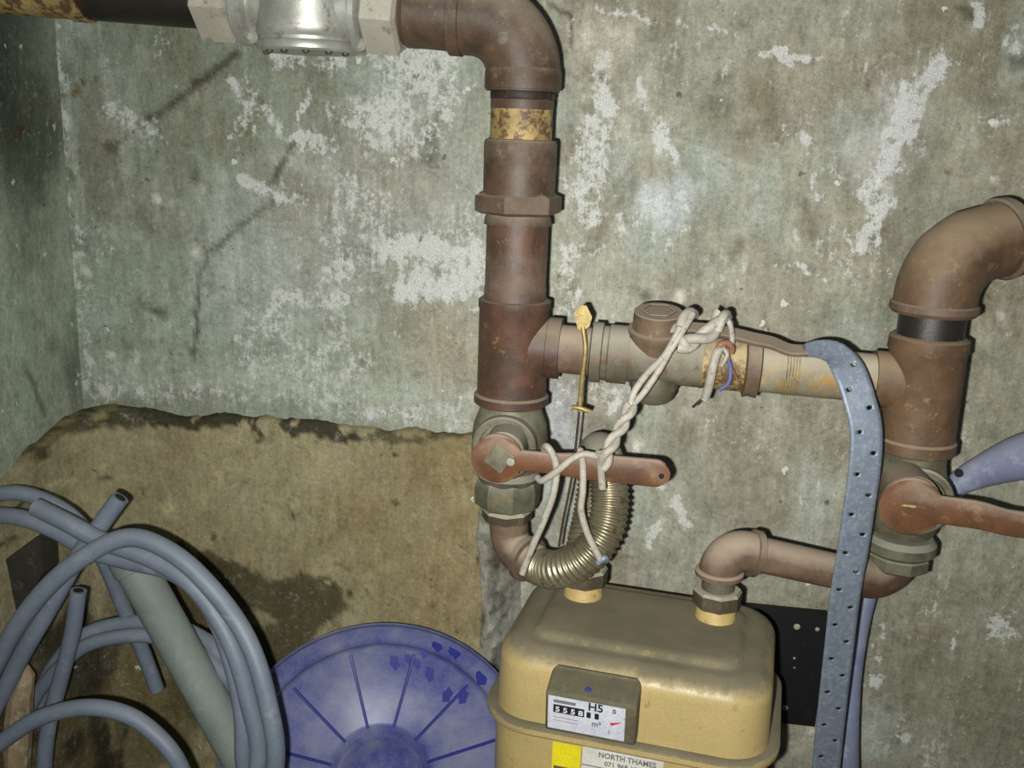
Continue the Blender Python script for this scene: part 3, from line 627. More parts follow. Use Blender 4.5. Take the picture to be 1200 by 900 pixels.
# valve 1 (below the left tee)
zv1 = zr(512, 596)
v1 = ball_valve(RX, zv1, 'dusty ball valve on the left riser with orange lever across the hose', None, None, None)
YLv = -.198
d1 = at(583, 537, YLv)
e1 = at(784, 556, YLv)
G().lathe((RX, YP-.028, zv1), (0, -1, 0), [(0, .033), (.012, .033), (.014, .031), (.014, .026), (.010, .025)], 36).build('gland_ring', M['valve_grey'], v1)
G().lathe((d1.x+.004, YP-.03, d1.z+.004), (0, -1, 0), [(0, .021), (.042, .021), (.044, .018)], 32).build('stem', M['grey_iron'], v1)
vert('hex_nut', RX, zr(556, 596), zr(592, 596), [(0, .030), (.08, .0345), (.6, .0355), (.85, .033), (1, .029)], M['valve_grey'], root=v1, seg=8, phase=.3, ang=20)
vert('tail_nut', RX, zr(592, 596), zr(607, 596), [(0, .0265), (.6, .0265), (1, .022)], M['nut_dark'], root=v1, seg=8, phase=.1, ang=20)
def lever(root, d, e, rd, w0, w1, w2, mat, th=.006, mids=None):
    """flat lever facing the room: round eye at d, rounded tip at e"""
    ux = (e-d).normalized(); L = (e-d).length; ny = Vector((0, -1, 0)); uz = ny.cross(ux).normalized()
    if uz.z < 0: uz = -uz
    top = []; n = 20; ou = []
    a0 = math.asin(min(1, w0/2/rd))
    ou += [(rd*math.cos(a), rd*math.sin(a)) for a in np.linspace(a0, 2*math.pi-a0, 30)]
    xs_ = np.linspace(rd*math.cos(a0), L-w2/2, 14)[1:]
    lw = lambda q: w0+(w1-w0)*min(1, max(0, (q/L-.35)/.15)) if q/L < .5 else w1+(w2-w1)*(q/L-.5)/.5
    bz = (lambda q: 0.0) if mids is None else (lambda q: float(np.interp(q/L, mids[0], mids[1])))
    ou += [(q, -lw(q)/2+bz(q)) for q in xs_]
    ou += [(L-w2/2+w2/2*math.cos(a), w2/2*math.sin(a)+bz(L)) for a in np.linspace(-math.pi/2, math.pi/2, 10)[1:-1]]
    ou += [(q, lw(q)/2+bz(q)) for q in xs_[::-1]]
    g = G(); N = len(ou); cx = .985
    rings = []
    for off_, sc in ((th/2, .94), (th/2-.0012, 1.0), (-th/2, 1.0)):
        rg = []
        for i, (a, b) in enumerate(ou):
            pa_, pb_ = ou[i-1], ou[(i+1) % N]; tx_, tz_ = pb_[0]-pa_[0], pb_[1]-pa_[1]; l_ = math.hypot(tx_, tz_) or 1
            ins = 0 if sc == 1.0 else .0012
            rg.append(d+ux*(a-tz_/l_*-1*-ins*-1)+uz*(b+tx_/l_*ins*-1*-1)+ny*off_)
        rings.append(rg)
    g.rings(rings); return g.build('lever', mat, root, ang=50)
lv1 = lever(v1, d1, e1, .0245, .020, .0255, .0265, M['orange'])
# worn square stem end and screw on the eye
dc = d1+Vector((.002, -.004, .001))
sq_ = G(); sq_.lathe(dc, (0, -1, 0), [(0, .0155), (.0025, .0145), (.003, .010)], 4, .2); sq_.build('stem_square', M['grey_iron'], v1, lv1, ang=20)
G().lathe(dc+Vector((.012, -.001, -.001)), (0, -1, 0), [(0, .004), (.003, .004), (.004, .002)], 12).build('screw', M['plaster_fleck'], v1, lv1)
G().lathe(at(775, 558, YLv-.0030), (0, -1, 0), [(-.001, .0028), (.0007, .0026)], 12).build('tip_hole', M['hole_shade'], v1, lv1)  # dark disc on the solid tip, hole shade painted as colour

# lower elbow to the corrugated hose
e3 = thing('pipe_elbow', 'small pinkish brown elbow joining left valve to corrugated hose', 'pipe elbow', (RX, YP, zr(665, 600)))
pE = at(599, 642, YP); dE = (at(640, 668, -.150)-at(603, 646, YP)).normalized()
B = bend(Vector((RX+.003, YP, pE.z)), (0, 0, -1), dE, .024, 12)
G().tube([Vector((RX, YP, zr(600, 600)))]+B+[B[-1]+dE*.008], .0205, 28).build('elbow_body', M['rust_pink'], e3)
G().lathe(B[-1]+dE*.003, dE, [(0, .021), (.001, .0245), (.008, .0245), (.009, .020)], 32).build('end_band', M['rust_dull'], e3)
# corrugated hose
hp = [B[-1]+dE*.012, B[-1]+dE*.030, at(655, 667, -.172), at(683, 655, -.180), at(706, 628, -.175), at(714, 598, -.163), at(714, 570, -.152), at(708, 545, -.143), at(703, 530, -.128), at(700, 538, -.113), at(699, 560, -.108), at(694, 600, -.125), at(686, 640, -.150), at(685, 655, -.158)]
sp = spline(hp, 14)
# resample evenly
dl = [0]
for a, b in zip(sp[:-1], sp[1:]): dl.append(dl[-1]+(b-a).length)
Lh = dl[-1]; NN = int(Lh/.0009); res = []
for k in range(NN+1):
    s_ = Lh*k/NN; i = max(j for j in range(len(dl)) if dl[j] <= s_+1e-9); i = min(i, len(sp)-2)
    res.append(sp[i].lerp(sp[i+1], (s_-dl[i])/(dl[i+1]-dl[i]+1e-12)))
rad = [.0186+.0013*math.cos(2*math.pi*(Lh*k/NN)/.0054) for k in range(NN+1)]
hs = thing('corrugated_hose', 'brassy corrugated metal hose looping from left valve to gas meter', 'metal hose', res[-1])
G().tube(res, rad, 28).build('bellows', M['bellows'], hs, ang=80)
iA = min(range(len(res)), key=lambda i: (res[i]-at(711, 556, -.148)).length); iB = min(range(len(res)), key=lambda i: (res[i]-at(699, 552, -.110)).length)
G().tube(res[iA:iB:4], .0212, 28).build('top_elbow', M['valve_grey'], hs)
G().lathe(B[-1]+dE*.010, dE, [(0, .0185), (.0, .0200), (.010, .0200), (.012, .0185)], 28).build('hose_ferrule', M['rust_pink'], hs)

# ------------------------------------------------------------------ valve 3 under the right tee
zv3 = zq(574)
v3 = thing('ball_valve', 'brassy ball valve under the right tee with rust brown lever', 'valve', (RX2, YP, zq(672)))
G().lathe((RX2, YP, zv3), (0, 0, 1), [(-.045, .028), (-.040, .031), (-.030, .0335), (-.01, .0365), (.008, .036), (.022, .033), (.030, .0315), (.040, .0315)], 40).build('valve_body', M['valve_grey'], v3)
G().lathe((RX2, YP-.026, zv3), (0, -1, 0), [(0, .034), (.012, .034), (.014, .032), (.014, .027), (.010, .026)], 36).build('gland_ring', M['grey_iron'], v3)
d3 = at(1067, 593, YLv); e3_ = at(1290, 622, YLv)
G().lathe((d3.x+.004, YP-.03, d3.z+.004), (0, -1, 0), [(0, .023), (.042, .023), (.044, .020)], 32).build('stem', M['rust_dull'], v3)
lv3 = lever(v3, d3, e3_, .0275, .026, .024, .024, M['orange'], mids=([0, .36, .52, 1], [0, .0, -.004, -.004]))
G().box(d3+Vector((-.003, -.0036, .0015)), Vector((.015, 0, -.0008)), Vector((0, .0012, 0)), Vector((0, 0, .0009))).build('slot_mark', M['bare_yellow'], v3, lv3)
vert('lower_flange', RX2, zq(628), zq(648), [(0, .031), (.2, .0345), (.7, .0345), (1, .030)], M['valve_grey'], root=v3)
vert('hex_nut', RX2, zq(648), zq(666), [(0, .0275), (.15, .0305), (.8, .0305), (1, .024)], M['valve_grey'], root=v3, seg=8, phase=.2, ang=20)

# outlet pipe from valve 3 to the meter
e4 = thing('pipe_elbow', 'small brown elbow at the lower right behind the strap', 'pipe elbow', (RX2, YP, zq(706)))
cR = at(1044, 684, YP); cR.x = RX2
eL = at(846, 640, -.165)
dP = (eL-cR).normalized()
B = bend(cR, (0, 0, -1), dP, .026, 12)
G().tube([Vector((RX2, YP, zq(662)))]+B+[B[-1]+dP*.016], .0205, 28).build('elbow_body', M['rust_red'], e4)
G().lathe(B[-1]+dP*.012, dP, [(0, .0205), (.001, .0235), (.008, .0235), (.009, .020)], 32).build('end_band', M['rust_red'], e4)
pR = B[-1]+dP*.020
DN = Vector((0, 0, -1))
B4 = bend(eL, dP, DN, .021, 12)
e5 = thing('pipe_elbow', 'dusty pink elbow above the meter outlet nut', 'pipe elbow', eL+Vector((0, 0, -.04)))
G().tube([B4[0]-dP*.008]+B4+[B4[-1]+DN*.004], .0205, 28).build('elbow_body', M['rust_pink'], e5)
G().lathe(B4[0]-dP*.012, dP, [(0, .0205), (.001, .0235), (.007, .0235), (.008, .020)], 32).build('end_band', M['rust_dull'], e5)
G().lathe(B4[-1]-DN*.002, DN, [(0, .0205), (.002, .0240), (.006, .0240), (.008, .019)], 32).build('end_band', M['rust_pink'], e5)
o = G().lathe(pR, dP, [(0, .0178), ((B4[0]-dP*.012-pR).length, .0178)], 32).build('pipe_section', M['rust_pink']); tag(o, 'dusty pink outlet pipe sloping above the gas meter', 'pipe')
zend = B4[-1].z-.006

# ------------------------------------------------------------------ gas meter
ZT = -.470; MC = Vector((.012, -.185, 0)); MA = math.radians(-7)
mux = Vector((math.cos(MA), math.sin(MA), 0)); muy = Vector((-math.sin(MA), math.cos(MA), 0))
def ml_(u, v, z): return MC+mux*u+muy*v+Vector((0, 0, z))
def rrect(wd, dp, r, n=8, z=0, cu=0, cv=0, bow=0):
    P = []
    for sx_, sy_, a0 in ((1, 1, 0), (-1, 1, 90), (-1, -1, 180), (1, -1, 270)):
        for k in range(n+1):
            a = math.radians(a0+90*k/n)
            P.append(ml_(cu+sx_*(wd/2-r)+r*math.cos(a), cv+sy_*(dp/2-r)+r*math.sin(a), z))
    return P
mt = thing('gas_meter', 'cream gas meter with dusty top and white index window', 'gas meter', MC+Vector((0, 0, FLOOR)))
WD, DP = .262, .188; ZR = -.549
loops = []
def lp_(ins, z, r): loops.append(rrect(WD-2*ins, DP-2*ins, max(r-ins*.6, .006), 8, z))
lp_(-.0005, ZR, .040); lp_(0, ZR+.01, .040); lp_(.001, ZT-.026, .040)
for k in range(1, 9):
    a = k/8*math.pi/2; lp_(.001+.022*(1-math.cos(a)), ZT-.026+.022*math.sin(a), .040)
lp_(.029, ZT-.0045, .040)
lp_(.031, ZT-.0035, .040); lp_(.034, ZT-.0005, .040); lp_(.037, ZT+.0012, .040); lp_(.042, ZT+.0018, .040); lp_(.075, ZT+.0018, .040)
G().rings(loops).build('upper_case', M['meter'], mt)
loops = []
lp_(.02, FLOOR+.0, .04); lp_(.004, FLOOR+.012, .040); lp_(0, FLOOR+.03, .040); lp_(-.001, ZR-.006, .040)
G().rings(loops).build('lower_case', M['meter'], mt)
loops = []
lp_(-.001, ZR-.006, .040); lp_(-.008, ZR-.006, .044); lp_(-.0105, ZR-.003, .046); lp_(-.0105, ZR+.002, .046); lp_(-.008, ZR+.004, .044); lp_(-.002, ZR+.0045, .040)
G().rings(loops).build('seam_rim', M['meter'], mt)
# spigots
nl = atz(683, 698, ZT); nr = atz(830, 722, ZT)
nl.y -= 0; nutL = Vector((nl.x, nl.y, 0)); nutR = Vector((eL.x, eL.y, 0))
# the right spigot stands right below its elbow
for q, base_z, nm in ((Vector((nl.x, nl.y, ZT)), 0, 'l'), (Vector((eL.x, eL.y, ZT)), 0, 'r')):
    G().lathe(q, (0, 0, 1), [(-.003, .0215), (.0, .0215), (.002, .0200), (.016, .0200), (.018, .019)], 32).build('spigot', M['spigot'], mt)
for q, z0, z1, lab, ph in ((Vector((nl.x, nl.y, 0)), ZT+.015, ZT+.034, 'dark grimy hexagonal nut where the corrugated hose meets the meter', .2), (Vector((eL.x, eL.y, 0)), ZT+.014, ZT+.033, 'dark octagonal nut with pale dusty top on the meter outlet', .1)):
    o = G().lathe(Vector((q.x, q.y, z0)), (0, 0, 1), [(0, .021), (.002, .0245), (z1-z0-.003, .0245), (z1-z0, .0225), (z1-z0, .018)], 8, ph).build('union_nut', M['nut_dark'], ang=20); tag(o, lab, 'nut')
o = G().lathe(Vector((eL.x, eL.y, ZT+.033)), (0, 0, 1), [(0, .0165), (zend+.004-(ZT+.033), .0165)], 28).build('pipe_nipple', M['valve_grey']); tag(o, 'short threaded nipple between outlet nut and pink elbow', 'pipe')
o = G().lathe(Vector((nl.x, nl.y, ZT+.034)), (0, 0, 1), [(0, .0165), (.012, .0165)], 28).build('pipe_nipple', M['nut_dark']); tag(o, 'dark hose tail above the meter inlet nut', 'pipe')
# index box: local coordinates on the front face
VF = -DP/2
def front(px, py, v=VF):
    n = muy; d = FW+RT*((px-600)/FPX)+UP*((450-py)/FPX); q = CAM+d*(((MC+muy*v)-CAM).dot(n)/d.dot(n)); r = q-MC; return r.dot(mux), q.z
uA, zA = front(642, 850, VF-.020); uB, zB = front(733, 862, VF-.020); uC, zC = front(643, 809, VF-.020)
u0, u1 = uA-.003, uB+.009; zlo, zhi = zA-.005, zC
ib = G(); vb = VF-.024
ib.add([ml_(u0, VF+.002, zlo), ml_(u1, VF+.002, zlo), ml_(u1, VF+.002, zhi+.011), ml_(u0, VF+.002, zhi+.011),
        ml_(u0, vb+.004, zlo-.0), ml_(u1, vb+.004, zlo), ml_(u1, vb, zhi+.001), ml_(u0, vb, zhi+.001),
        ml_(u0+.004, VF+.006, zhi+.015), ml_(u1-.004, VF+.006, zhi+.015)],
       [(0, 1, 5, 4), (4, 5, 6, 7), (1, 2, 6, 5), (0, 4, 7, 3), (7, 6, 2, 3), (3, 2, 9, 8), (0, 3, 8, 9, 2, 1)])
ibo = ib.build('index_box', M['index_box'], mt, ang=20)
bvm = ibo.modifiers.new('bevel', 'BEVEL'); bvm.width = .003; bvm.segments = 3; bvm.limit_method = 'ANGLE'
# frame on the plate: origin lower-left, unit axes
pn = (ml_(0, vb, zhi)-ml_(0, vb+.004, zlo)).normalized()
PO = ml_(u0+.003, vb+.0037, zlo+.004); pu = mux; pv = pn; pw = pu.cross(pv); pw = pw if pw.y < 0 else -pw
PW_, PH_ = (u1-u0)-.013, (zhi-zlo)-.006
def pl_(a, b, h=0): return PO+pu*(a*PW_)+pv*(b*PH_)+pw*h
def quad(a0, b0, a1, b1, h0, h1):
    g = G(); return g.add([pl_(a, b, h) for h in (h0, h1) for a, b in ((a0, b0), (a1, b0), (a1, b1), (a0, b1))], [(3, 2, 1, 0), (4, 5, 6, 7), (0, 1, 5, 4), (1, 2, 6, 5), (2, 3, 7, 6), (3, 0, 4, 7)])
plate = quad(0, 0, 1, 1, -.001, .0006).build('dial_plate', M['dial_plate'], mt, ibo, smooth=False)
T0 = .0008
def part3(o_, name, mat): return o_.build(name, mat, mt, ibo, smooth=False)
part3(quad(.07, .52, .475, .76, T0-.0005, T0+.0002), 'counter_window', M['ink'])
part3(quad(.505, .53, .56, .70, T0-.0005, T0+.0002), 'counter_square', M['ink'])
part3(quad(.61, .53, .665, .70, T0-.0005, T0+.0002), 'counter_square', M['ink'])
part3(quad(.07, .82, .36, .91, T0-.0005, T0), 'maker_line', M['ink_grey'])
for k in range(2): part3(quad(.07, .36-k*.10, .40, .375-k*.10, T0-.0005, T0-.0001), 'print_line', M['ink_grey'])
g = G(); c0 = pl_(.87, .50, T0)
for a0 in np.linspace(0, 2*math.pi, 11)[:-1]:
    p = c0+(pu*math.cos(a0)+pv*math.sin(a0))*.0098; q = c0+(pu*math.cos(a0)+pv*math.sin(a0))*.0112; sd = (pu*-math.sin(a0)+pv*math.cos(a0))*.00025
    g.add([p-sd, p+sd, q+sd, q-sd], [(0, 1, 2, 3)])
g.build('dial_ticks', M['ink_grey'], mt, ibo, smooth=False, fixn=False)
dv = (pu*.9+pv*.35).normalized(); ds = (pu*-.35+pv*.9).normalized()
G().add([c0-dv*.004+ds*.0016+pw*.0003, c0-dv*.004-ds*.0016+pw*.0003, c0+dv*.0075+pw*.0003, c0-dv*.004+ds*.0016, c0-dv*.004-ds*.0016, c0+dv*.0075], [(0, 1, 2), (5, 4, 3), (0, 3, 4, 1), (1, 4, 5, 2), (2, 5, 3, 0)]).build('pointer', M['pointer'], mt, ibo, smooth=False)
def text(s, origin, ex, ey, size, mat, root, sub, name='lettering', w=1.0, align='LEFT'):
    c = bpy.data.curves.new(name, 'FONT'); c.body = s; c.size = size; c.align_x = align; c.extrude = .0001; c.offset = size*.022; c.resolution_u = 3
    o = bpy.data.objects.new(name, c); COL.objects.link(o); c.materials.append(mat)
    ez = ex.cross(ey); L = root.location
    Mx = Matrix(((ex.x*w, ey.x, ez.x, origin.x), (ex.y*w, ey.y, ez.y, origin.y), (ex.z*w, ey.z, ez.z, origin.z), (0, 0, 0, 1)))
    bpy.context.view_layer.update(); dg = bpy.context.evaluated_depsgraph_get()
    me = bpy.data.meshes.new_from_object(o.evaluated_get(dg)); me.transform(Mx); me.transform(Matrix.Translation(-L))
    bpy.data.objects.remove(o); m_ = bpy.data.objects.new(name, me); COL.objects.link(m_); m_.parent = sub if sub else root
    if not me.materials: me.materials.append(mat)
    return m_
text('5 5 5 8', pl_(.095, .56, T0+.0004), pu, pv, .0075, M['digit'], mt, ibo, w=1.22)
text('H5', pl_(.52, .77, T0), pu, pv, .0115, M['ink'], mt, ibo, w=1.0)
text('m³', pl_(.575, .30, T0), pu, pv, .0080, M['ink_grey'], mt, ibo)
text('0', pl_(.835, .80, T0), pu, pv, .0065, M['ink'], mt, ibo)
text('l', pl_(.79, .14, T0), pu, pv, .006, M['ink_grey'], mt, ibo)
# blue seal on the sloping hood
us_, zs_ = (u0+u1)/2-.004, zhi+.0045
G().lathe(ml_(us_, vb+.009, zs_-.002), Vector((0, -.5, .86)), [(0, .0055), (.0012, .0050), (.002, .003)], 7).build('seal', M['blue_seal'], mt, ibo)
G().lathe(ml_(us_+.003, VF-.005, zlo-.008), muy*-1, [(-.006, .0045), (.0, .0045), (.002, .002)], 12).build('case_screw', M['nut_dark'], mt)
# stickers below the rim
def sticker(name, p0, p1, mat, zbot):
    ua, za = front(*p0, v=VF-.001); ub, zb2 = front(*p1, v=VF-.001); zt2 = (za+zb2)/2
    g = G().box(ml_((ua+ub)/2, VF-.0006, (zt2+zbot)/2), mux*(ub-ua)/2, muy*.0006, Vector((0, 0, (zt2-zbot)/2)))
    return g.build(name, mat, mt, smooth=False), ua, ub, zt2
s1, a1, b1_, zt1 = sticker('yellow_sticker', (648, 870), (681, 874), M['yellow_sticker'], -.645)
s2, a2, b2_, zt2_ = sticker('white_sticker', (683, 876), (778, 890), M['white_sticker'], -.645)
EZ = Vector((0, 0, 1)); wdt = b2_-a2
text('NORTH THAMES', ml_(a2+wdt*.20, VF-.0015, zt2_-.0085), mux, EZ, .0078, M['ink_grey'], mt, s2, w=.92)
text('071 968 1000', ml_(a2+wdt*.28, VF-.0015, zt2_-.0165), mux, EZ, .0068, M['ink_grey'], mt, s2)
G().box(ml_((a2+b2_)/2, VF-.0014, zt2_-.0195), mux*wdt*.5, muy*.0002, EZ*.0004).build('rule_line', M['ink_grey'], mt, s2, smooth=False)
G().box(ml_(a1+.010, VF-.0014, zt1-.035), mux*.008, muy*.0003, EZ*.010).build('warning_mark', M['index_box'], mt, s1, smooth=False)

# black board behind the meter
bb = thing('backing_board', 'black board with pale paint specks behind the gas meter', 'board', at(930, 780, -.012)+Vector((0, 0, -.1)))
qa, qb = at(820, 703, -.012), at(970, 722, -.012); qc = at(960, 852, -.012)
zc1, zc0 = (qb.z+at(912, 712, -.012).z)/2, (qc.z+at(912, 843, -.012).z)/2
G().box(((qa.x+qb.x)/2, -.009, (zc0+zc1)/2), Vector(((qb.x-qa.x)/2, 0, 0)), Vector((0, .007, 0)), Vector((0, 0, (zc1-zc0)/2))).build('board_panel', M['paint_dark'], bb, ang=20)
for px, py, r in ((934, 735, .0042), (958, 738, .0028), (920, 830, .0040), (931, 772, .0018), (931, 783, .0014)):
    c = at(px, py, -.017); G().lathe(c+Vector((0, .003, 0)), (0, -1, 0), [(0, r), (.002, r*.9), (.0028, r*.5)], 12).build('paint_speck', M['plaster_fleck'], bb)

# ------------------------------------------------------------------ perforated galvanised strap
def strap():
    tilt = lambda y: 0
    K = [(942, 411, -.139, 20), (960, 409, -.150, 24), (980, 415, -.164, 28), (996, 437, -.178, 31), (1007, 468, -.187, 32), (1015, 505, -.192, 33), (1013, 550, -.193, 33), (1006, 600, -.190, 34), (1000, 640, -.186, 34), (990, 700, -.178, 34), (983, 760, -.168, 35), (975, 830, -.158, 35), (968, 900, -.148, 35), (962, 960, -.142, 35), (955, 1080, -.130, 35), (952, 1150, -.120, 35)]
    P = spline([at(a, b, c) for a, b, c, d in K], 16)
    dl = [0]
    for a, b in zip(P[:-1], P[1:]): dl.append(dl[-1]+(b-a).length)
    tot = dl[-1]; st = .0028; n = int(tot/st)
    def pt(s_):
        s_ = min(max(s_, 0), tot-1e-6); i = int(np.searchsorted(dl, s_, 'right'))-1; i = min(i, len(P)-2)
        return P[i].lerp(P[i+1], (s_-dl[i])/(dl[i+1]-dl[i]))
    WH = .0145
    def frame(s_):
        p = pt(s_); t_ = (pt(s_+.004)-pt(s_-.004)).normalized()
        N_ = Vector((.10, -1.0, .25)).normalized(); Wd = t_.cross(N_)*-1.0
        Wd = (Wd-t_*Wd.dot(t_)).normalized(); return p, Wd, t_.cross(Wd)
    th = .0016; g = G()
    us3 = [-1, -.7, -.32, 0, .32, .7, 1]
    # strip built from plain slices and hole tiles
    def V(s_, u): 
        p, Wd, N = frame(s_); return p+Wd*u*WH*(.42+.58*min(1, s_/.055)), N
    F = []; verts = []; norm = []; cache = {}
    def vid(s_, u):
        k = (round(s_, 6), round(u, 5))
        if k not in cache:
            p, N = V(s_, u); cache[k] = len(verts); verts.append(p); norm.append(N)
        return cache[k]
    pitch = .0205; hr = .0026; s_ = .0; k = 0; side = 1; bounds = []
    ulist = [-1, -.72, -.08, .08, .72, 1] if False else [-1, -.75, -.15, .15, .75, 1]
    while s_ < tot-.001:
        nxt = min(s_+pitch/4, tot)
        row = k % 4
        cols = list(zip(ulist[:-1], ulist[1:]))
        for (ua_, ub_) in cols:
            hole = row == 2 and ((side > 0 and (ua_, ub_) == (.15, .75)) or (side < 0 and (ua_, ub_) == (-.75, -.15))) and s_ > .05
            if not hole: F.append([vid(s_, ua_), vid(s_, ub_), vid(nxt, ub_), vid(nxt, ua_)])
            else:
                sc, uc = (s_+nxt)/2, (ua_+ub_)/2
                outer = [(s_, ua_), (s_, ub_), (nxt, ub_), (nxt, ua_)]
                ring = []
                for q in range(8):
                    a = math.radians(-157.5+45*q-22.5*0); ring.append(vid(sc+hr*.82*math.sin(a), uc+hr/WH*math.cos(a)))
                oc = [vid(*q) for q in outer]   # (s0,ua) (s0,ub) (s1,ub) (s1,ua)
                # ring angles: -157.5,-112.5,-67.5,-22.5,22.5,67.5,112.5,157.5 ; sin->s, cos->u
                F += [[oc[0], ring[1], ring[0]][::1], [oc[0], oc[1], ring[2], ring[1]], [oc[1], ring[3], ring[2]], [oc[1], oc[2], ring[4], ring[3]], [oc[2], ring[5], ring[4]], [oc[2], oc[3], ring[6], ring[5]], [oc[3], ring[7], ring[6]], [oc[3], oc[0], ring[0], ring[7]]]
        s_ = nxt; k += 1
        if k % 4 == 0: side = -side
    me_n = len(verts)
    g.add(verts, F)
    o = g.build('perforated_strap', M['galv'], ang=60)
    sm = o.modifiers.new('thickness', 'SOLIDIFY'); sm.thickness = th; sm.offset = 0
    return o
tag(strap(), 'galvanised perforated steel strap hanging down in front of the pipes', 'metal strap')

# ------------------------------------------------------------------ hoses
def hose(name, K, r, mat, label, cat='hose', seg=16, group=None, ends=None, n=8, flat=False):
    P = spline([at(*k[:3]) if len(k) == 3 or len(k) == 4 else k for k in K], n)
    if len(K[0]) == 4:
        rr = np.interp(np.linspace(0, len(K)-1, len(P)), range(len(K)), [k[3] for k in K]).tolist()
    else: rr = r
    if not ends:
        o = G().tube(P, rr, seg).build(name, mat); return tag(o, label, cat, group)
    t_ = thing(name, label, cat, (P[0]+P[-1])/2, group)
    G().tube(P, rr, seg).build('hose_tube', mat, t_)
    for e_ in ends:
        i, j = (0, 1) if e_ == 0 else (-1, -2); d = (P[i]-P[j]).normalized(); r_ = rr if not isinstance(rr, list) else rr[i]
        G().lathe(P[i]-d*.001, d, [(0, r_*.62), (.0014, r_*.62)], seg).build('bore', M['hole_shade'], t_)  # dark disc on the capped end, shade of the hollow put into its colour
    return t_
HR = .0092
hose('coiled_hose', [(141, 583, -.225), (118, 615, -.232), (92, 652, -.240), (52, 722, -.255), (14, 790, -.26), (-25, 880, -.265), (-20, 980, -.26), (60, 1125, -.26), (190, 1125, -.27), (290, 1000, -.29), (322, 900, -.30), (313, 820, -.295), (290, 750, -.285), (250, 692, -.275), (202, 648, -.27), (150, 630, -.27), (95, 655, -.28), (45, 700, -.285), (2, 765, -.285), (-40, 870, -.285), (-20, 1000, -.285), (130, 1118, -.29), (260, 1010, -.295), (302, 900, -.285), (291, 820, -.278), (268, 748, -.272), (228, 688, -.262), (178, 655, -.255), (120, 634, -.250), (78, 612, -.25), (42, 594, -.245)], HR, M['hose'], 'longest grey hose coiled into the big loop, both cut ends up', ends=(0, 1))
hose('loose_hose', [(-120, 680, -.19), (-60, 600, -.195), (0, 579, -.20), (40, 582, -.20), (85, 606, -.20), (118, 650, -.19), (145, 712, -.165), (168, 765, -.155), (184, 808, -.150)], .0082, M['hose'], 'grey hose arching in from the left, cut end behind the thick tube', ends=(1,))
hose('loose_hose', [(-80, 640, -.215), (-30, 608, -.215), (20, 606, -.222), (65, 622, -.225), (105, 645, -.232), (150, 658, -.240), (205, 672, -.252), (243, 708, -.262), (268, 765, -.268), (283, 830, -.275), (285, 880, -.277), (284, 960, -.275), (230, 1125, -.275)], HR*.95, M['hose'], 'innermost grey hose of the right bundle, crossing under the coil')
hose('loose_hose', [(92, 692, -.215), (84, 745, -.218), (70, 800, -.222), (57, 850, -.228), (52, 910, -.235), (60, 1000, -.24), (110, 1128, -.245)], .0085, M['hose'], 'upright grey hose with cut end below the coil crossing', ends=(0,))
hose('loose_hose', [(100, 1135, -.20), (45, 980, -.190), (42, 870, -.188), (50, 810, -.185), (72, 770, -.180), (105, 742, -.175), (150, 731, -.170), (195, 732, -.170), (235, 748, -.185), (268, 775, -.205), (300, 815, -.225), (310, 900, -.245), (290, 1010, -.25)], HR, M['hose'], 'grey hose arching behind the thick tube, upper strand')
hose('loose_hose', [(22, 1125, -.205), (22, 960, -.205), (24, 880, -.205), (35, 830, -.203), (60, 792, -.200), (100, 757, -.196), (150, 745, -.190), (190, 748, -.190), (228, 762, -.200), (262, 790, -.215), (286, 830, -.235), (292, 920, -.25), (270, 1040, -.26)], HR*.85, M['hose'], 'grey hose arching behind the thick tube, lower strand')
hose('loose_hose', [(-90, 960, -.31), (-45, 905, -.31), (0, 871, -.31), (45, 842, -.31), (100, 829, -.31), (150, 838, -.31), (190, 868, -.31), (214, 905, -.31), (232, 970, -.31), (220, 1125, -.31)], HR*.9, M['hose'], 'front grey hose making the low arch at bottom left')
# thick conduit
cA, cB = at(150, 650, -.215), at(284, 890, -.235)
cd_ = (cB-cA).normalized(); Lc = (cB-cA).length
ct = thing('conduit_tube', 'thick pale grey plastic tube leaning across the hoses', 'plastic tube', cB)
G().lathe(cA, cd_, [(0, .0185), (0, .0205), (Lc, .0205), (Lc, .0180)], 36).build('tube_body', M['conduit'], ct)
G().lathe(cA-cd_*.014, cd_, [(0, .0185), (0, .0222), (.032, .0222), (.0325, .0206)], 36).build('socket_end', M['conduit'], ct)

# ------------------------------------------------------------------ blue lid leaning on the plinth
LC = at(445, 915, -.140); ln = Vector((.28, -.92, .30)).normalized()
lu = Vector((.957, .29, 0)); lu = (lu-ln*lu.dot(ln)).normalized(); lv = ln.cross(lu); lv = lv if lv.z > 0 else -lv
bl_ = thing('bin_lid', 'round dusty blue plastic lid with radial ribs behind the meter', 'lid', LC-lv*.17)
RL = .181
prof = [(.012, RL-.004), (.016, RL-.001), (.014, RL), (.010, RL-.002), (.006, RL-.006), (.000, RL-.020), (-.001, RL-.025), (-.006, RL-.028), (-.018, RL-.030), (-.022, RL-.036), (-.020, .10), (-.016, .062), (-.014, .057), (-.004, .052), (-.002, .050), (-.003, .046), (-.010, .040), (-.010, .002)]
def lathe2(C_, prof, seg, closed_back=None):
    rr = []
    for h, r in prof: rr.append([C_+ln*h+(lu*math.cos(2*math.pi*k/seg)+lv*math.sin(2*math.pi*k/seg))*r for k in range(seg)])
    return rr
back = [(h-.0025, r) for h, r in prof[::-1]]
lo_ = G().rings(lathe2(LC, prof+back, 128), False, False, True).build('lid_dish', M['lid'], bl_, ang=50)
me = lo_.data; at_c = me.attributes.new('clean', 'FLOAT', 'POINT'); vals = []
cl = []
def lid_pt(px, py):
    d = FW+RT*((px-600)/FPX)+UP*((450-py)/FPX); q = CAM+d*((LC-CAM).dot(ln)/d.dot(ln)); return q
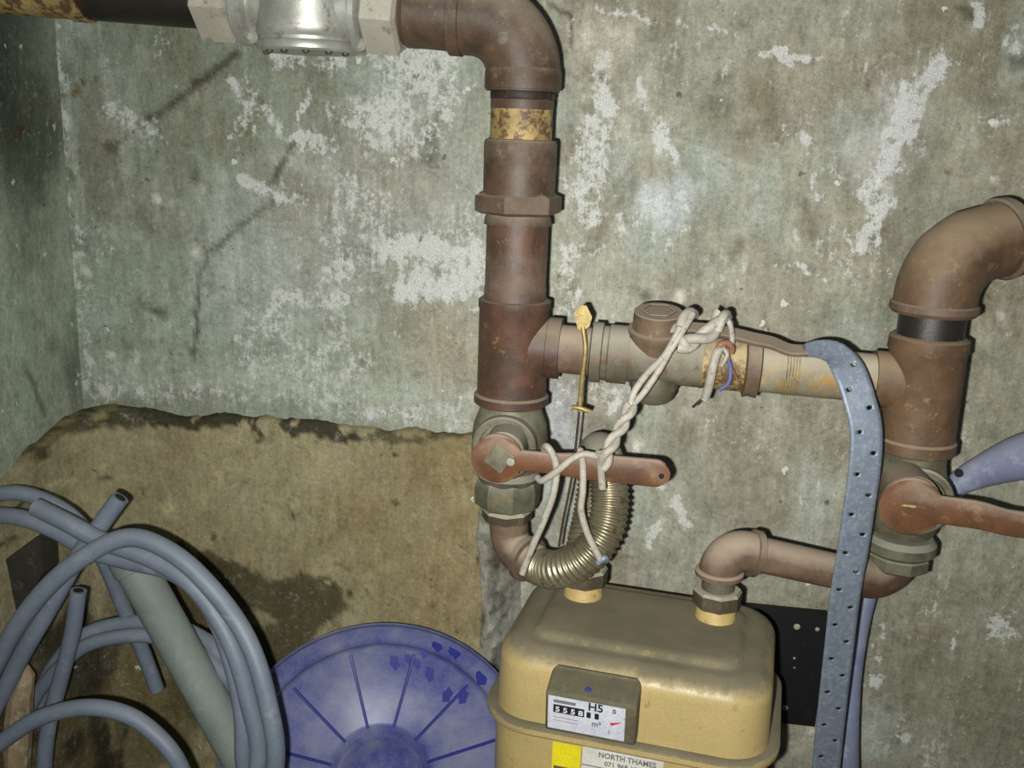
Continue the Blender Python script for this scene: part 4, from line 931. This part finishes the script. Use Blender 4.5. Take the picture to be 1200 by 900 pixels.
for px, py, r in ((512, 755, .009), (532, 762, .010), (498, 768, .008), (463, 781, .009), (480, 778, .007), (505, 795, .009), (526, 820, .009), (545, 822, .009), (565, 792, .012), (490, 783, .007)): cl.append((lid_pt(px, py), r))
for v in me.vertices:
    q = v.co+bl_.location; f_ = 0
    for c, r in cl:
        dd = (q-c); dd -= ln*dd.dot(ln); f_ = max(f_, min(1, max(0, 1.5-dd.length/r)))
    vals.append(f_)
# finger marks need finer geometry: subdivide once through extra rings is avoided, marks become thin wiped patches instead
at_c.data.foreach_set('value', [0.0]*len(vals))
for k in range(12):
    a = 2*math.pi*(k+.35)/12+.05; dr = lu*math.cos(a)+lv*math.sin(a); sd = lu*-math.sin(a)+lv*math.cos(a)
    p0 = LC+dr*.056-ln*.0150; p1 = LC+dr*(RL-.038)-ln*.0208
    G().bar([p0, p0.lerp(p1, .5), p1], .0034, .0034, ln).build('rib', M['lid_wiped_groove'], bl_)  # raised bars in dark blue, groove shade put into their colour
rb = G()
random.seed(4)
for c, r in cl:
    rad_ = math.hypot((c-LC).dot(lu), (c-LC).dot(lv)); h = float(np.interp(rad_, [.05, .10, RL-.037, RL-.031, RL-.025, RL-.020, RL-.005], [-.003, -.020, -.022, -.018, -.001, 0, .006]))
    slope = 0.22 if rad_ > RL-.024 else 0
    dr = ((c-LC)-ln*(c-LC).dot(ln)).normalized(); nn_ = (ln-dr*slope).normalized(); a_ = random.uniform(-.5, .5)
    e1_ = (lv*math.cos(a_)+lu*math.sin(a_)); e1_ = (e1_-nn_*e1_.dot(nn_)).normalized(); e2_ = nn_.cross(e1_)
    cc = LC+dr*rad_+ln*(h+.0001)
    ring = [cc+(e1_*math.cos(2*math.pi*k/14)*r*1.0+e2_*math.sin(2*math.pi*k/14)*r*.62)*(1+.18*math.sin(k*2.3)) for k in range(14)]
    G().rings([[p-nn_*.001 for p in ring], [p+nn_*.0005 for p in ring]]).build('wiped_patch', M['lid_wiped_groove'], bl_, smooth=False)

# ------------------------------------------------------------------ debris at lower left
o = G()
q = [at(0, 660, -.185), at(52, 622, -.185), at(55, 668, -.185), at(30, 712, -.185), at(0, 735, -.185), at(-30, 750, -.185), at(-34, 690, -.185)]
o.rings([[p+Vector((0, .02, 0)) for p in q], [p for p in q], [p*.97+Vector((sum(v.x for v in q), sum(v.y for v in q), sum(v.z for v in q)))/7*.03+Vector((0, -.006, 0)) for p in q]])
tag(o.build('wood_offcut', M['wood_dark'], ang=25), 'dark angular board scrap behind the hose coil at far left', 'board scrap')
K = [(30, 780, .004), (32, 790, .010), (24, 815, .016), (22, 845, .018), (20, 880, .018), (18, 930, .017), (16, 1100, .016)]
P = [at(a, b, -.245) for i, (a, b, r) in enumerate(K)]; P = [Vector((p.x, -.245, p.z)) for p in P]
tag(G().tube(P, [r*.8 for a, b, r in K], 9).build('broken_stake', M['stone_pale'], ang=20), 'pale orange broken stake end standing among the hoses', 'stake')

# ------------------------------------------------------------------ lilac hose on the right
hose('flat_hose', [(1420, 470, -.10, .019), (1350, 482, -.10, .021), (1290, 500, -.095, .024), (1240, 522, -.085, .0245), (1190, 538, -.07, .0225), (1150, 553, -.06, .0165), (1122, 568, -.055, .0125), (1100, 590, -.05, .011), (1060, 620, -.04, .011), (1030, 660, -.045, .011), (1014, 700, -.052, .0115), (1003, 750, -.06, .0115), (996, 800, -.065, .012), (991, 860, -.070, .0145), (990, 920, -.075, .016), (990, 1050, -.08, .016)], .012, M['hose_lilac'], 'lilac grey hose passing behind the right valve and down behind the strap')
dn = at(1125, 556, -.071); G().lathe(dn+Vector((0, .004, 0)), (-.1, -1, .2), [(0, .0045), (.003, .0040)], 12).build('hose_hole', M['hole_shade'])  # dark disc on the hose skin, shade of the opening painted in
bpy.data.objects['hose_hole'].parent = bpy.data.objects['flat_hose']; bpy.data.objects['hose_hole'].location = bpy.data.objects['hose_hole'].location-bpy.data.objects['flat_hose'].location

# ------------------------------------------------------------------ brass tag with rod
bt = thing('brass_tag', 'diamond shaped brass tag on a thin rod hooked over the pipe', 'tag', at(680, 480, -.15))
tc_ = at(683, 372, -.150); dmd = [Vector((a*.001, 0, b*.001)) for a, b in ((-9, 4), (-2, 12), (3, 12), (9, 1), (7, -8), (2, -12), (-4, -12))]
G().rings([[tc_+p+Vector((0, .0012, 0)) for p in dmd], [tc_+p-Vector((0, .0012, 0)) for p in dmd]]).build('tag_plate', M['brass'], bt, ang=20)
G().tube(spline([at(683, 383, -.150), at(686, 410, -.153), at(682, 445, -.152), at(680, 470, -.150), at(680, 482, -.150)], 5), .0024, 10).build('rod', M['brass'], bt)
G().tube([at(671, 477, -.150), at(680, 478, -.152), at(690, 482, -.150)], .0026, 10).build('cross_pin', M['brass'], bt)
G().tube(spline([at(679, 480, -.149), at(675, 520, -.146), at(670, 560, -.140), at(660, 610, -.134), at(655, 640, -.130)], 6), .0013, 8).build('wire', M['wire_dark'], bt)

# ------------------------------------------------------------------ twisted white cord
cr = thing('tied_cord', 'twisted white cord tying the bypass lever to the left lever', 'cord', at(705, 560, -.19))
def cord(K, r=.0036, mat='cord', name='strand', n=8): return G().tube(spline([at(*k) for k in K], n), r*.9, 10).build(name, M[mat], cr)
def twist(K, r=.0040, R=.0034, turns=4.0, n=16):
    P = spline([at(*k) for k in K], n); N = len(P)
    for ph in (0, math.pi):
        Q = []
        for i, p in enumerate(P):
            t_ = (P[min(i+1, N-1)]-P[max(i-1, 0)]).normalized(); a = ph+2*math.pi*turns*i/(N-1)
            X_ = Vector((0, -1, 0)); X_ = (X_-t_*X_.dot(t_)).normalized(); Y_ = t_.cross(X_)
            Q.append(p+(X_*math.cos(a)+Y_*math.sin(a))*R)
        G().tube(Q, r, 10).build('strand', M['cord'], cr)
YS = -.213
# lower twist, from the left lever up
twist([(707, 548, YS), (712, 530, YS), (722, 510, -.205), (732, 492, -.20), (740, 474, -.195)], turns=1.9)
cord([(738, 478, -.196), (744, 458, -.192), (760, 436, -.185), (778, 418, -.178), (790, 398, -.172), (797, 384, -.168)], .0038)
cord([(741, 474, -.195), (753, 462, -.190), (771, 436, -.184), (786, 410, -.176), (800, 388, -.170), (812, 368, -.158)], .0036)
cord([(797, 384, -.168), (801, 372, -.162), (808, 366, -.152), (813, 368, -.140)], .0055)
cord([(797, 394, -.168), (803, 404, -.172), (808, 410, -.166)], .0050)
twist([(794, 406, -.168), (808, 402, -.168), (820, 396, -.166), (834, 388, -.160), (842, 376, -.152), (846, 368, -.145)], .0050, .0042, 1.3)
cord([(841, 388, -.160), (847, 372, -.158), (851, 368, -.148), (853, 372, -.138)], .0050)
cord([(851, 372, -.150), (856, 382, -.152), (858, 396, -.150), (857, 405, -.150)], .0030)
cord([(846, 405, -.153), (840, 414, -.158), (835, 432, -.158), (831, 452, -.155), (826, 467, -.148)], .0050, 'cord', 'bare_cable')
cord([(826, 467, -.148), (820, 470, -.146), (812, 477, -.142)], .0016, 'wire_dark', 'cable_end')
cord([(842, 410, -.156), (844, 404, -.158), (852, 402, -.156), (858, 408, -.154), (857, 414, -.153)], .0034, 'cord_red', 'red_binding')
cord([(848, 410, -.158), (852, 418, -.158), (856, 432, -.156), (854, 448, -.155), (843, 457, -.152)], .0024, 'cord_blue', 'blue_wire')
cord([(848, 408, -.160), (852, 416, -.160), (846, 428, -.158)], .0022)
cord([(853, 408, -.160), (855, 425, -.157), (864, 445, -.150)], .0016, 'cord_red', 'copper_wire')
# round the left lever and down to the hose
YF = -.2055
cord([(640, 534, -.186), (638, 525, -.194), (642, 524, -.2045), (650, 538, YF), (652, 555, YF), (648, 580, -.206), (638, 608, -.205), (622, 645, -.204), (612, 672, -.200)], .0040)
cord([(630, 560, -.199), (636, 563, YF), (654, 551, -.212), (670, 538, -.213), (684, 532, -.212), (700, 534, -.212), (712, 528, -.212)], .0038)
cord([(681, 530, -.195), (680, 529, -.204), (683, 545, YF), (683, 575, YF), (681, 598, -.206), (688, 624, -.206), (698, 645, -.205), (704, 657, -.203)], .0038)
cord([(702, 530, -.213), (704, 545, -.209), (705, 560, YF), (706, 572, -.204)], .0042)
cord([(700, 660, -.204), (708, 654, -.204), (711, 656, -.200)], .0035, 'galv', 'cord_clip')
